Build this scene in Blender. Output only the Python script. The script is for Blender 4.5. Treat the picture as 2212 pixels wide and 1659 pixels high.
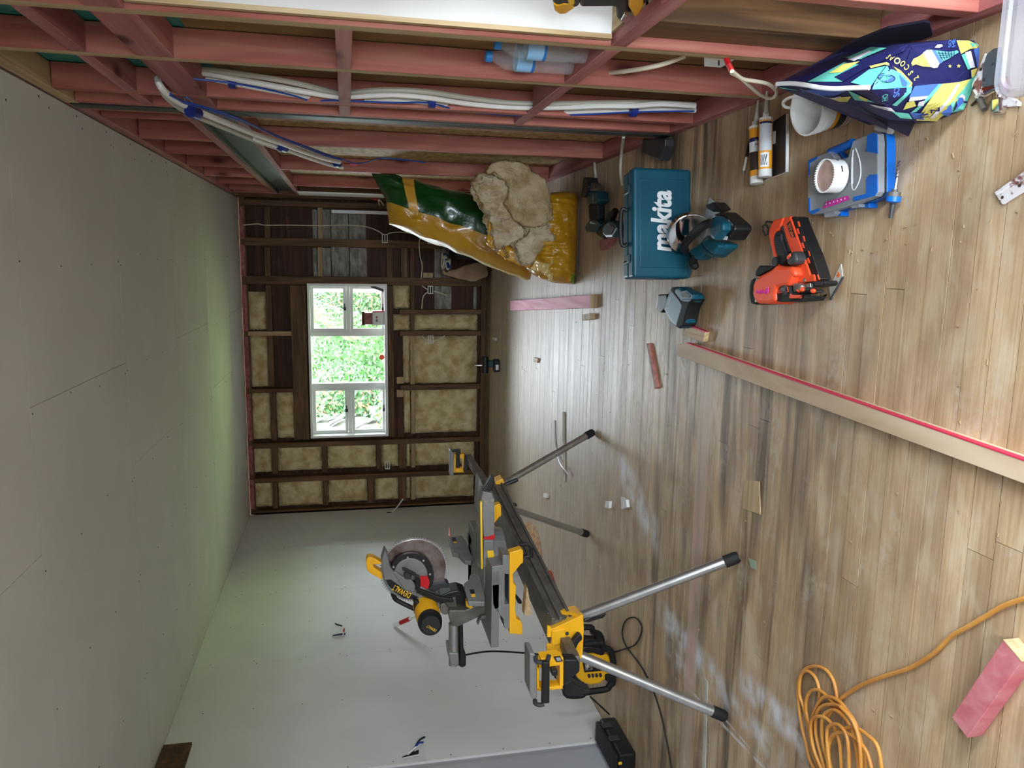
import bpy, bmesh, math, random
from mathutils import Vector, Matrix, noise
random.seed(7)
scene = bpy.context.scene
COL = scene.collection
for o in list(bpy.data.objects): bpy.data.objects.remove(o)

# ------------------------------------------------------------------ camera
F, YAW, PITCH, ROLL = 1662.0, -.1629, -.2084, -.0178
CAM = Vector((0, 0, 1.55))
XL, XR, H, D = -2.886, .608, 2.67, 8.759
cy, sy, cp, sp = math.cos(YAW), math.sin(YAW), math.cos(PITCH), math.sin(PITCH)
FW = Vector((sy*cp, cy*cp, sp)); r0 = Vector((cy, -sy, 0)); u0 = r0.cross(FW)
RT = math.cos(ROLL)*r0 + math.sin(ROLL)*u0          # to the right in the room
UP = -math.sin(ROLL)*r0 + math.cos(ROLL)*u0         # up in the room
cd = bpy.data.cameras.new('camera'); cam = bpy.data.objects.new('camera', cd); COL.objects.link(cam)
cd.sensor_fit = 'HORIZONTAL'; cd.sensor_width = 36; cd.lens = 36*F/2212; cd.clip_start = .02; cd.clip_end = 300
a, b, c = -UP, RT, -FW                               # the photo was taken with the phone on its side
cam.matrix_world = Matrix(((a.x, b.x, c.x, CAM.x), (a.y, b.y, c.y, CAM.y), (a.z, b.z, c.z, CAM.z), (0, 0, 0, 1)))
scene.camera = cam
# ------------------------------------------------------------------ light
SKY = 40.0
w = bpy.data.worlds.new('World'); scene.world = w; w.use_nodes = True
bg = w.node_tree.nodes['Background']; bg.inputs[0].default_value = (.80, .90, 1.0, 1); bg.inputs[1].default_value = SKY
def portal(loc, rot, sx, sy_):
    l = bpy.data.lights.new('portal', 'AREA'); l.shape = 'RECTANGLE'; l.size = sx; l.size_y = sy_; l.energy = 1
    l.cycles.is_portal = True
    o = bpy.data.objects.new('portal', l); COL.objects.link(o); o.location = loc; o.rotation_euler = rot
portal((-1.15, D+.20, 1.55), (math.radians(-90), 0, 0), 1.75, .9)
portal((.21, -1.02, 1.0), (math.radians(90), 0, 0), .58, 2.0)
portal((1.12, .62, 1.0), (0, math.radians(90), 0), 2.0, .55)
portal((1.12, 1.81, 1.26), (0, math.radians(90), 0), .24, .18)
vs = scene.view_settings; vs.view_transform = 'Standard'; vs.look = 'None'; vs.exposure = 0.1; vs.gamma = 1
vs.use_curve_mapping = False

# ------------------------------------------------------------------ pixel helpers (pixel of the photograph -> point in the room)
def ray(x, y): return FW + (829.5-y)/F*RT + (1106-x)/F*UP
def PZ(x, y, z=0): d = ray(x, y); return CAM + d*((z-CAM.z)/d.z)
def PX(x, y, X=XR): d = ray(x, y); return CAM + d*(X/d.x)
def PY(x, y, Y=D): d = ray(x, y); return CAM + d*(Y/d.y)
def PP(x, y, p0, n): d = ray(x, y); return CAM + d*((p0-CAM).dot(n)/d.dot(n))
def fz(pts, z=0): return [PZ(x, y, z) for x, y in pts]
def fx(pts, X=XR): return [PX(x, y, X) for x, y in pts]
def fy(pts, Y=D): return [PY(x, y, Y) for x, y in pts]
def crop(x0, y0, s): return lambda *p: [(x0+p[i]/s, y0+p[i+1]/s) for i in range(0, len(p), 2)]
V = Vector
# ------------------------------------------------------------------ materials
def S(r, g, b):
    f = lambda c: (c/255/12.92) if c/255 <= .04045 else ((c/255+.055)/1.055)**2.4
    return (f(r), f(g), f(b), 1)
MATS = {}
def newmat(name):
    m = bpy.data.materials.new(name); m.use_nodes = True; MATS[name] = m
    return m, m.node_tree.nodes, m.node_tree.links, m.node_tree.nodes['Principled BSDF']
def ramp(N, stops):
    r = N.new('ShaderNodeValToRGB'); e = r.color_ramp.elements
    while len(e) < len(stops): e.new(.5)
    for i, (p, c) in enumerate(stops): e[i].position = p; e[i].color = c
    return r
def mat(name, col, rough=.5, metal=0, col2=None, scale=8, stretch=(1, 1, 1), bump=0, detail=4, lo=.35, hi=.65, trans=0, ior=1.45, alpha=1, coat=0, bscale=None, spec=.5):
    m, N, L, B = newmat(name)
    B.inputs['Base Color'].default_value = col; B.inputs['Roughness'].default_value = rough
    B.inputs['Metallic'].default_value = metal; B.inputs['Transmission Weight'].default_value = trans
    B.inputs['IOR'].default_value = ior; B.inputs['Alpha'].default_value = alpha; B.inputs['Coat Weight'].default_value = coat
    B.inputs['Specular IOR Level'].default_value = spec
    if col2 is not None or bump:
        tc = N.new('ShaderNodeTexCoord'); mp = N.new('ShaderNodeMapping'); mp.inputs['Scale'].default_value = stretch
        L.new(tc.outputs['Object'], mp.inputs[0])
        nz = N.new('ShaderNodeTexNoise'); nz.inputs['Scale'].default_value = scale; nz.inputs['Detail'].default_value = detail
        L.new(mp.outputs[0], nz.inputs['Vector'])
        if col2 is not None:
            rp = ramp(N, [(lo, col), (hi, col2)]); L.new(nz.outputs[0], rp.inputs[0]); L.new(rp.outputs[0], B.inputs['Base Color'])
        if bump:
            n2 = nz
            if bscale:
                n2 = N.new('ShaderNodeTexNoise'); n2.inputs['Scale'].default_value = bscale; n2.inputs['Detail'].default_value = 6; L.new(mp.outputs[0], n2.inputs['Vector'])
            bp = N.new('ShaderNodeBump'); bp.inputs['Strength'].default_value = bump; bp.inputs['Distance'].default_value = .02
            L.new(n2.outputs[0], bp.inputs['Height']); L.new(bp.outputs[0], B.inputs['Normal'])
    return m
def wood(name, c1, c2, c3, stretch, rough=.6, knots=None, kcol=None, rnd=True):
    """streaky timber; stretch = noise scale per axis (small along the grain)"""
    m, N, L, B = newmat(name)
    B.inputs['Roughness'].default_value = rough; B.inputs['Specular IOR Level'].default_value = .3
    tc = N.new('ShaderNodeTexCoord'); mp = N.new('ShaderNodeMapping'); mp.inputs['Scale'].default_value = stretch
    src = tc.outputs['Object']
    if rnd:
        oi = N.new('ShaderNodeObjectInfo'); ad = N.new('ShaderNodeVectorMath'); ad.operation = 'ADD'
        ml = N.new('ShaderNodeMath'); ml.operation = 'MULTIPLY'; ml.inputs[1].default_value = 37
        L.new(oi.outputs['Random'], ml.inputs[0]); L.new(src, ad.inputs[0]); L.new(ml.outputs[0], ad.inputs[1]); src = ad.outputs[0]
    L.new(src, mp.inputs[0])
    nz = N.new('ShaderNodeTexNoise'); nz.inputs['Scale'].default_value = 1; nz.inputs['Detail'].default_value = 5; nz.inputs['Distortion'].default_value = .6
    L.new(mp.outputs[0], nz.inputs['Vector'])
    rp = ramp(N, [(.3, c1), (.5, c2), (.72, c3)]); L.new(nz.outputs[0], rp.inputs[0])
    out = rp.outputs[0]
    if rnd:
        hs = N.new('ShaderNodeHueSaturation'); mr = N.new('ShaderNodeMapRange'); mr.inputs['To Min'].default_value = .86; mr.inputs['To Max'].default_value = 1.12
        L.new(oi.outputs['Random'], mr.inputs[0]); L.new(mr.outputs[0], hs.inputs['Value']); L.new(out, hs.inputs['Color']); out = hs.outputs[0]
    if knots:
        mk = N.new('ShaderNodeMapping'); mk.inputs['Scale'].default_value = knots; L.new(src, mk.inputs[0])
        vo = N.new('ShaderNodeTexVoronoi'); vo.inputs['Scale'].default_value = 1; vo.inputs['Randomness'].default_value = 1; L.new(mk.outputs[0], vo.inputs['Vector'])
        kr = ramp(N, [(.05, (1, 1, 1, 1)), (.16, (0, 0, 0, 1))]); L.new(vo.outputs['Distance'], kr.inputs[0])
        mx = N.new('ShaderNodeMix'); mx.data_type = 'RGBA'; L.new(kr.outputs[0], mx.inputs['Factor']); L.new(out, mx.inputs['A']); mx.inputs['B'].default_value = kcol
        out = mx.outputs['Result']
    L.new(out, B.inputs['Base Color'])
    bp = N.new('ShaderNodeBump'); bp.inputs['Strength'].default_value = .15; bp.inputs['Distance'].default_value = .01
    L.new(nz.outputs[0], bp.inputs['Height']); L.new(bp.outputs[0], B.inputs['Normal'])
    return m
PK = (S(146, 80, 70), S(170, 100, 87), S(188, 128, 111)); KN = S(84, 30, 28)
wood('pink_z', *PK, (22, 22, 1.6), knots=(5, 5, 2.1), kcol=KN)
wood('pink_y', S(142, 78, 76), S(164, 100, 98), S(182, 126, 123), (22, 1.6, 22), knots=(5, 2.1, 5), kcol=KN)
TN = (S(160, 132, 96), S(182, 156, 116), S(196, 174, 138))
wood('tan_z', *TN, (40, 40, 1.2)); wood('tan_y', *TN, (40, 1.2, 40)); wood('tan_x', *TN, (1.2, 40, 40))
OLD = (S(74, 52, 32), S(104, 76, 48), S(130, 98, 64))
wood('old_z', *OLD, (30, 30, 2)); wood('old_x', *OLD, (2, 30, 30))
wood('sark', S(52, 30, 18), S(74, 44, 26), S(98, 62, 38), (1.5, 20, 26))
mat('sark_white', S(120, 116, 108), .8, col2=S(168, 166, 158), scale=9, stretch=(1, 1, 3))
wood('ply', S(112, 88, 54), S(138, 112, 72), S(160, 134, 92), (8, 8, 1.2))
mat('osb', S(150, 122, 76), .7, col2=S(196, 168, 116), scale=40, stretch=(1, .35, .6), detail=3)
mat('teal_wrap', S(40, 122, 112), .6, col2=S(52, 140, 128), scale=6)
mat('plaster', S(208, 207, 203), .85, col2=S(214, 213, 210), scale=2.5, bump=.02, bscale=300)
mat('plaster_dark', S(158, 156, 152), .85, col2=S(166, 164, 160), scale=2.5)
mat('plaster_grey', S(168, 168, 172), .85); mat('plaster_core', S(226, 226, 222), .9)
mat('batt', S(228, 212, 168), .95, col2=S(188, 160, 104), scale=9, detail=9, bump=.8, bscale=34, lo=.4, hi=.68, spec=.1)
mat('white_paint', S(238, 238, 236), .35)
mat('white_trim', S(244, 245, 244), .4)
mat('black_steel', S(34, 40, 40), .45, col2=S(46, 54, 52), scale=5)
mat('white_plastic', S(232, 232, 228), .4); mat('cream_cable', S(226, 216, 190), .5)
mat('conduit_white', S(232, 230, 224), .5); mat('conduit_grey', S(190, 188, 174), .5)
mat('blue_tape', S(22, 44, 128), .35); mat('blue_wire', S(24, 64, 150), .4); mat('red_tape', S(190, 26, 34), .4)
mat('copper', S(190, 110, 70), .35, 1); mat('pink_wire', S(240, 110, 150), .4)
mat('black_plastic', S(26, 26, 27), .45); mat('black_rubber', S(22, 22, 22), .7); mat('dark_grey', S(52, 52, 54), .5)
mat('yellow', S(240, 178, 28), .4, col2=S(232, 168, 22), scale=6); mat('alu', S(190, 190, 188), .32, .9, col2=S(176, 176, 174), scale=20)
mat('cast_grey', S(134, 134, 132), .5, .3, col2=S(122, 122, 120), scale=10); mat('steel', S(205, 205, 205), .25, 1); mat('chrome', S(225, 225, 225), .1, 1)
mat('dusty_metal', S(120, 116, 108), .55, .5, col2=S(96, 92, 86), scale=14)
mat('teal', S(4, 86, 106), .42, col2=S(8, 76, 96), scale=4); mat('teal_dark', S(18, 66, 76), .45)
mat('white_print', S(236, 238, 238), .5); mat('black_print', S(20, 20, 22), .5); mat('yellow_print', S(244, 196, 40), .5)
mat('orange', S(238, 84, 44), .42, col2=S(228, 76, 40), scale=8); mat('orange_print', S(240, 110, 50), .5)
mat('red', S(196, 26, 34), .4); mat('crimson', S(196, 44, 74), .5); mat('paper_grey', S(206, 210, 214), .6); mat('magenta', S(196, 44, 150), .5)
mat('glass_pane', (1, 1, 1, 1), .0)
m, N, L, B = newmat('pane'); N.remove(B)
tr = N.new('ShaderNodeBsdfTransparent'); gl = N.new('ShaderNodeBsdfGlossy'); gl.inputs['Roughness'].default_value = .02
fr = N.new('ShaderNodeFresnel'); fr.inputs[0].default_value = 1.45; mx = N.new('ShaderNodeMixShader')
L.new(fr.outputs[0], mx.inputs[0]); L.new(tr.outputs[0], mx.inputs[1]); L.new(gl.outputs[0], mx.inputs[2]); L.new(mx.outputs[0], N['Material Output'].inputs[0])
def clear_plastic(name, tint, fac, rough=.15):
    m, N, L, B = newmat(name)
    B.inputs['Base Color'].default_value = tint; B.inputs['Roughness'].default_value = rough
    tr = N.new('ShaderNodeBsdfTransparent'); mx = N.new('ShaderNodeMixShader'); mx.inputs[0].default_value = fac
    L.new(tr.outputs[0], mx.inputs[1]); L.new(B.outputs[0], mx.inputs[2]); L.new(mx.outputs[0], N['Material Output'].inputs[0])
clear_plastic('clear_tub', S(186, 188, 198), .32, .3); clear_plastic('clear_lid', S(170, 176, 180), .5, .2); clear_plastic('bottle', S(216, 222, 226), .16, .06)

# ------------------------------------------------------------------ mesh builder
class MB:
    def __init__(s): s.v = []; s.f = []; s.m = []
    def face(s, pts, mi=0):
        n = len(s.v); s.v += [V(p) for p in pts]; s.f.append(list(range(n, n+len(pts)))); s.m.append(mi)
    def prism(s, pts, vec, mi=0, mtop=None, mside=None):
        n = len(s.v); k = len(pts); vec = V(vec)
        s.v += [V(p) for p in pts] + [V(p)+vec for p in pts]
        s.f.append(list(range(n, n+k))); s.m.append(mi)
        s.f.append([n+k+i for i in reversed(range(k))]); s.m.append(mi if mtop is None else mtop)
        for i in range(k): j = (i+1) % k; s.f.append([n+i, n+j, n+k+j, n+k+i]); s.m.append(mi if mside is None else mside)
        return s
    def box(s, lo, hi, mi=0, mx=None, my=None, mz=None):
        x0, y0, z0 = [min(a, b) for a, b in zip(lo, hi)]; x1, y1, z1 = [max(a, b) for a, b in zip(lo, hi)]
        n = len(s.v); s.v += [V(p) for p in ((x0,y0,z0),(x1,y0,z0),(x1,y1,z0),(x0,y1,z0),(x0,y0,z1),(x1,y0,z1),(x1,y1,z1),(x0,y1,z1))]
        d = lambda q: mi if q is None else q
        for f, q in (((0,3,2,1), mz), ((4,5,6,7), mz), ((0,1,5,4), my), ((2,3,7,6), my), ((1,2,6,5), mx), ((3,0,4,7), mx)):
            s.f.append([n+i for i in f]); s.m.append(d(q))
        return s
    def obox(s, c, ax, ay, az, mi=0):            # centre and three half vectors
        c, ax, ay, az = V(c), V(ax), V(ay), V(az)
        return s.prism([c-ax-ay-az, c+ax-ay-az, c+ax+ay-az, c-ax+ay-az], 2*az, mi)
    def tube(s, path, r, n=8, mi=0, caps=True, flat=1):
        path = [V(p) for p in path]; rs = r if isinstance(r, (list, tuple)) else [r]*len(path)
        base = len(s.v); up = None
        for i, p in enumerate(path):
            t = (path[min(i+1, len(path)-1)]-path[max(i-1, 0)])
            t = t.normalized() if t.length > 1e-9 else V((0, 0, 1))
            if up is None: up = t.orthogonal().normalized() if abs(t.z) > .9 else t.cross(V((0, 0, 1))).normalized()
            up = (up - t*up.dot(t)).normalized(); bi = t.cross(up)
            for k in range(n):
                a = 2*math.pi*k/n; s.v.append(p+rs[i]*(math.cos(a)*up+flat*math.sin(a)*bi))
        for i in range(len(path)-1):
            for k in range(n):
                q = (k+1) % n; s.f.append([base+i*n+k, base+i*n+q, base+(i+1)*n+q, base+(i+1)*n+k]); s.m.append(mi)
        if caps:
            s.f.append([base+k for k in reversed(range(n))]); s.m.append(mi); s.f.append([base+(len(path)-1)*n+k for k in range(n)]); s.m.append(mi)
        return s
    def cyl(s, p, q, r, n=16, mi=0, r2=None): return s.tube([p, q], [r, r if r2 is None else r2], n, mi)
    def lathe(s, o, ax, prof, n=20, mi=0, caps=True):
        o, ax = V(o), V(ax).normalized(); u = ax.orthogonal().normalized(); w_ = ax.cross(u); base = len(s.v)
        for t, r in prof:
            for k in range(n): a = 2*math.pi*k/n; s.v.append(o+ax*t+r*(math.cos(a)*u+math.sin(a)*w_))
        for i in range(len(prof)-1):
            for k in range(n):
                q = (k+1) % n; s.f.append([base+i*n+k, base+i*n+q, base+(i+1)*n+q, base+(i+1)*n+k]); s.m.append(mi)
        if caps:
            s.f.append([base+k for k in reversed(range(n))]); s.m.append(mi); s.f.append([base+(len(prof)-1)*n+k for k in range(n)]); s.m.append(mi)
        return s
    def ell(s, c, ax, ay, az, mi=0, nu=12, nv=8):
        c, ax, ay, az = V(c), V(ax), V(ay), V(az); base = len(s.v)
        for j in range(nv+1):
            th = math.pi*j/nv
            for k in range(nu):
                a = 2*math.pi*k/nu; s.v.append(c+math.sin(th)*(math.cos(a)*ax+math.sin(a)*ay)+math.cos(th)*az)
        for j in range(nv):
            for k in range(nu):
                q = (k+1) % nu; s.f.append([base+j*nu+k, base+j*nu+q, base+(j+1)*nu+q, base+(j+1)*nu+k]); s.m.append(mi)
        return s
    def grid(s, fn, nu, nv, mi=0, closed_u=False):
        base = len(s.v); cu = nu if closed_u else nu+1
        for j in range(nv+1):
            for i in range(cu): s.v.append(V(fn(i/nu, j/nv)))
        for j in range(nv):
            for i in range(nu):
                q = (i+1) % cu; s.f.append([base+j*cu+i, base+j*cu+q, base+(j+1)*cu+q, base+(j+1)*cu+i]); s.m.append(mi(i, j) if callable(mi) else mi)
        return s
    def build(s, name, mats, parent=None, bevel=0, smooth=False, weld=False, seg=2, sub=0):
        if isinstance(mats, str): mats = [mats]
        org = V(parent['_o']) if parent is not None and '_o' in parent else V((0, 0, 0))
        me = bpy.data.meshes.new(name); me.from_pydata([tuple(p-org) for p in s.v], [], s.f)
        for q in mats: me.materials.append(MATS[q])
        for p, q in zip(me.polygons, s.m): p.material_index = min(q, len(mats)-1)
        bm = bmesh.new(); bm.from_mesh(me)
        if weld: bmesh.ops.remove_doubles(bm, verts=bm.verts, dist=.0004)
        bmesh.ops.recalc_face_normals(bm, faces=bm.faces); bm.to_mesh(me); bm.free()
        o = bpy.data.objects.new(name, me); COL.objects.link(o); o['_o'] = tuple(org)
        if parent is not None: o.parent = parent
        if smooth:
            for p in me.polygons: p.use_smooth = True
            if smooth != 'all': me.set_sharp_from_angle(angle=math.radians(38))
        if bevel:
            md = o.modifiers.new('bevel', 'BEVEL'); md.width = bevel; md.segments = seg; md.limit_method = 'ANGLE'; md.angle_limit = math.radians(40); md.harden_normals = False
        if sub: md = o.modifiers.new('sub', 'SUBSURF'); md.levels = md.render_levels = sub
        return o
def tag(o, label, cat, group=None, kind=None):
    o['label'] = label; o['category'] = cat
    if group: o['group'] = group
    if kind: o['kind'] = kind
    return o
def thing(name, label, cat, loc, group=None):
    o = bpy.data.objects.new(name, None); o.empty_display_size = .05; COL.objects.link(o); o.location = loc; o['_o'] = tuple(loc)
    return tag(o, label, cat, group)
def struct(o): o['kind'] = 'structure'; return o
def lab(o, text): o['label'] = text; return o
def smooth_path(pts, n=6):
    pts = [V(p) for p in pts]; out = []
    for i in range(len(pts)-1):
        p0, p1, p2, p3 = pts[max(i-1, 0)], pts[i], pts[i+1], pts[min(i+2, len(pts)-1)]
        for k in range(n):
            t = k/n; out.append(.5*((2*p1)+(p2-p0)*t+(2*p0-5*p1+4*p2-p3)*t*t+(3*p1-p0-3*p2+p3)*t**3))
    out.append(pts[-1]); return out
def text(name, s, org, xdir, ydir, height, matn, parent, shear=0, ext=.0006, offs=0, width=None, off=.0008):
    """flat lettering lying on a surface: org = left end of the base line, xdir along the line, ydir up the letters"""
    cu = bpy.data.curves.new(name, 'FONT'); cu.body = s; cu.size = 1; cu.extrude = 0; cu.shear = shear; cu.offset = offs; cu.resolution_u = 3
    ob = bpy.data.objects.new(name, cu); COL.objects.link(ob)
    me = bpy.data.meshes.new_from_object(ob.evaluated_get(bpy.context.evaluated_depsgraph_get())); bpy.data.objects.remove(ob)
    xs = [v.co.x for v in me.vertices]; ys = [v.co.y for v in me.vertices]
    x = V(xdir).normalized(); y = V(ydir); y = (y-x*y.dot(x)).normalized(); z = x.cross(y)
    sy_ = height/max(max(ys), .01); sx_ = sy_ if width is None else width/(max(xs)-min(xs))
    oo = V(parent['_o']) if '_o' in parent else V((0, 0, 0))
    for v in me.vertices: v.co = V(org)-oo + x*(v.co.x-min(xs))*sx_ + y*v.co.y*sy_ + z*off
    o = bpy.data.objects.new(name, me); COL.objects.link(o); o.parent = parent; o['_o'] = tuple(oo); me.materials.clear(); me.materials.append(MATS[matn])
    return o
# ================================================================== SETTING
# ---- floor
m, N, L, B = newmat('floorboard')
B.inputs['Specular IOR Level'].default_value = .45
tc = N.new('ShaderNodeNewGeometry'); oi = N.new('ShaderNodeObjectInfo')
def mapn(src, sc, loc=(0, 0, 0)):
    mp = N.new('ShaderNodeMapping'); mp.inputs['Scale'].default_value = sc; mp.inputs['Location'].default_value = loc; L.new(src, mp.inputs[0]); return mp.outputs[0]
def noi(vec, scale, det=4, dist=0):
    n = N.new('ShaderNodeTexNoise'); n.inputs['Scale'].default_value = scale; n.inputs['Detail'].default_value = det; n.inputs['Distortion'].default_value = dist; L.new(vec, n.inputs['Vector']); return n.outputs[0]
def mixc(f, a, bcol, blend='MIX'):
    x = N.new('ShaderNodeMix'); x.data_type = 'RGBA'; x.blend_type = blend
    if isinstance(f, (int, float)): x.inputs['Factor'].default_value = f
    else: L.new(f, x.inputs['Factor'])
    if isinstance(a, tuple): x.inputs['A'].default_value = a
    else: L.new(a, x.inputs['A'])
    if isinstance(bcol, tuple): x.inputs['B'].default_value = bcol
    else: L.new(bcol, x.inputs['B'])
    return x.outputs['Result']
def rmp(src, *st):
    r = ramp(N, list(st)); L.new(src, r.inputs[0]); return r.outputs[0]
def mul(a, bb):
    x = N.new('ShaderNodeMath'); x.operation = 'MULTIPLY'; L.new(a, x.inputs[0])
    if isinstance(bb, (int, float)): x.inputs[1].default_value = bb
    else: L.new(bb, x.inputs[1])
    return x.outputs[0]
def g(v): return (v, v, v, 1)
pos = tc.outputs['Position']
ofs = N.new('ShaderNodeVectorMath'); ofs.operation = 'ADD'; L.new(pos, ofs.inputs[0]); L.new(mul(oi.outputs['Random'], 53.), ofs.inputs[1])
grain = noi(mapn(ofs.outputs[0], (3, 110, 1)), 1, 6, .4)
basec = rmp(grain, (.25, S(170, 140, 104)), (.5, S(190, 161, 124)), (.75, S(204, 177, 142)))
basec = mixc(rmp(noi(mapn(pos, (3.5, 9, 1)), 1, 6, .5), (.4, g(0)), (.75, g(.75))), basec, S(150, 120, 88))
basec = mixc(rmp(noi(mapn(pos, (5, 11, 1), (7, 3, 0)), 1, 6, .5), (.5, g(0)), (.75, g(.6))), basec, S(216, 200, 172))
hs = N.new('ShaderNodeHueSaturation'); mr = N.new('ShaderNodeMapRange'); mr.inputs['To Min'].default_value = .86; mr.inputs['To Max'].default_value = 1.08
L.new(oi.outputs['Random'], mr.inputs[0]); L.new(mr.outputs[0], hs.inputs['Value']); L.new(basec, hs.inputs['Color'])
# old dark stain, strongest in a band across the room and along the walls where the sander never reached
sep = N.new('ShaderNodeSeparateXYZ'); L.new(pos, sep.inputs[0])
def bandmask(sock, a0, a1, b1, b0):
    return rmp2(sock, a0, a1, b1, b0)
def rmp2(sock, a0, a1, b1, b0):
    m1 = N.new('ShaderNodeMapRange'); m1.interpolation_type = 'SMOOTHSTEP'; m1.inputs['From Min'].default_value = a0; m1.inputs['From Max'].default_value = a1; L.new(sock, m1.inputs[0])
    m2 = N.new('ShaderNodeMapRange'); m2.interpolation_type = 'SMOOTHSTEP'; m2.inputs['From Min'].default_value = b1; m2.inputs['From Max'].default_value = b0; m2.inputs['To Min'].default_value = 1; m2.inputs['To Max'].default_value = 0; L.new(sock, m2.inputs[0])
    return mul(m1.outputs[0], m2.outputs[0])
stain_n = noi(mapn(pos, (.9, 12, 1)), 1, 7, .8)
stain = rmp(stain_n, (.45, g(0)), (.68, g(1)))
zone = mul(rmp2(sep.outputs['Y'], 1.8, 2.5, 3.3, 4.2), rmp2(sep.outputs['X'], -9, -8, -.55, .1))
z2 = N.new('ShaderNodeMath'); z2.operation = 'MAXIMUM'; L.new(zone, z2.inputs[0]); L.new(rmp2(sep.outputs['Y'], 8.40, 8.46, 20, 21), z2.inputs[1])
z3 = N.new('ShaderNodeMath'); z3.operation = 'MAXIMUM'; L.new(z2.outputs[0], z3.inputs[0]); L.new(mul(rmp2(sep.outputs['X'], .28, .45, 9, 10), rmp2(sep.outputs['Y'], 2.6, 2.9, 9, 10)), z3.inputs[1])
zz = N.new('ShaderNodeMapRange'); zz.inputs['To Min'].default_value = .12; zz.inputs['To Max'].default_value = .95; L.new(z3.outputs[0], zz.inputs[0])
c1 = mixc(mul(mul(stain, zz.outputs[0]), .88), hs.outputs[0], S(74, 58, 44))
dk = rmp2(sep.outputs['Y'], 8.38, 8.5, 20, 21); c1 = mixc(mul(dk, .7), c1, S(60, 46, 32))
# window sheen painted pale over the far floor; then pale sanding dust / filler
far = rmp2(sep.outputs['Y'], 3.6, 5.2, 8.2, 8.5); c1 = mixc(mul(far, .5), c1, S(180, 170, 158))
dn = noi(mapn(pos, (3.2, 6, 1)), 1, 8, .8); dn2 = noi(pos, 38, 6)
dust = mul(rmp(dn, (.52, g(0)), (.74, g(1))), rmp(dn2, (.38, g(0)), (.62, g(1))))
c1 = mixc(mul(dust, .42), c1, S(206, 198, 186))
# white plaster dust swept in a diagonal streak on the left
def streakmask(cx, cy_, ang, hw, hl):
    a_ = N.new('ShaderNodeMapping'); a_.inputs['Location'].default_value = (-cx, -cy_, 0); L.new(pos, a_.inputs[0])
    b_ = N.new('ShaderNodeMapping'); b_.inputs['Rotation'].default_value = (0, 0, -ang); L.new(a_.outputs[0], b_.inputs[0])
    s_ = N.new('ShaderNodeSeparateXYZ'); L.new(b_.outputs[0], s_.inputs[0])
    return mul(rmp2(s_.outputs['Y'], -hw, -hw*.15, hw*.15, hw), rmp2(s_.outputs['X'], -hl, -hl*.5, hl*.5, hl))
for p0_, p1_, hw_, k_ in (((1425, 1318), (1570, 1500), .10, .85), ((1440, 1400), (1500, 1470), .07, .6), ((1600, 1470), (1750, 1610), .085, .8), ((1560, 1500), (1690, 1640), .07, .6), ((1480, 1480), (1660, 1669), .012, .7), ((1520, 1500), (1640, 1640), .008, .6), ((1335, 990), (1420, 1170), .13, .75)):
    a_, b_ = PZ(*p0_), PZ(*p1_); d_ = b_-a_; c_ = (a_+b_)/2
    c1 = mixc(mul(mul(streakmask(c_.x, c_.y, math.atan2(d_.y, d_.x), hw_, d_.length*.62), rmp(noi(mapn(pos, (9, 14, 1)), 1, 8), (.36, g(0)), (.6, g(1)))), k_), c1, S(224, 226, 230))
# pinkish old paint line across the room
pl = mul(rmp2(sep.outputs['Y'], 3.08, 3.09, 3.16, 3.17), rmp2(sep.outputs['X'], -2.3, -1.9, -1.2, -1.0))
c1 = mixc(mul(mul(pl, rmp(noi(pos, 7, 5), (.4, g(0)), (.55, g(1)))), .6), c1, S(206, 130, 136))
gl = mul(rmp2(sep.outputs['Y'], 3.055, 3.058, 3.17, 3.175), rmp2(sep.outputs['X'], -9, -8, -.38, -.37)); c1 = mixc(mul(gl, .5), c1, S(206, 184, 164))
L.new(c1, B.inputs['Base Color'])
rr = N.new('ShaderNodeMapRange'); rr.inputs['To Min'].default_value = .34; rr.inputs['To Max'].default_value = .62; L.new(stain_n, rr.inputs[0]); L.new(rr.outputs[0], B.inputs['Roughness'])
bp = N.new('ShaderNodeBump'); bp.inputs['Strength'].default_value = .12; bp.inputs['Distance'].default_value = .006; L.new(grain, bp.inputs['Height']); L.new(bp.outputs[0], B.inputs['Normal'])
mat('subfloor', S(40, 30, 22), .9)
floor = MB().box((XL-.12, -1.2, -.08), (XR+.6, D+.1, -.022)).build('floor', 'subfloor'); struct(floor)
y = -.9; row = 0
while y < D-.002:
    w_ = .0808; y1 = min(y+w_-.003, D)
    xs = [XL-.1] + sorted(random.uniform(XL+.3, XR-.3) for _ in range(1 if y > -.2 else 0)) + [XR+.3]
    for i in range(len(xs)-1):
        dz = random.uniform(-.0007, .0004)
        MB().box((xs[i]+.0008, y, -.02), (xs[i+1]-.0008, y1, dz)).build('floorboard', 'floorboard', floor)
    y += w_; row += 1

# ---- ceiling of plasterboard sheets
ceil = MB().box((XL-.1, -1.2, H+.012), (XR+.3, D+.1, H+.06)).build('ceiling', 'plaster_dark'); struct(ceil)
yb = [-1.1, .6, 1.8, 3.0, 4.24, 5.45, 6.65, 7.85, D]
for i in range(len(yb)-1):
    xm = [XL, -.55 if i % 2 else -1.1, XR-.004]
    for k in range(2):
        MB().box((xm[k]+.001, yb[i]+.0016, H), (xm[k+1]-.001, yb[i+1]-.0016, H+.0115)).build('plasterboard_sheet', 'plaster', ceil)
mb = MB()
for i in range(3, len(yb)-1):
    for yy in (yb[i]+.02, yb[i]+.42, yb[i]+.8, yb[i+1]-.02):
        for k in range(7):
            xx = XL+.06+k*.56+random.uniform(-.03, .03)
            if xx < XR-.02: mb.cyl((xx, yy, H+.001), (xx, yy, H-.0012), .0042, 6)
for k in range(12): mb.cyl((XR-.03, 2.9+k*.42, H+.001), (XR-.03, 2.9+k*.42, H-.0015), .005, 6)
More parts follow.
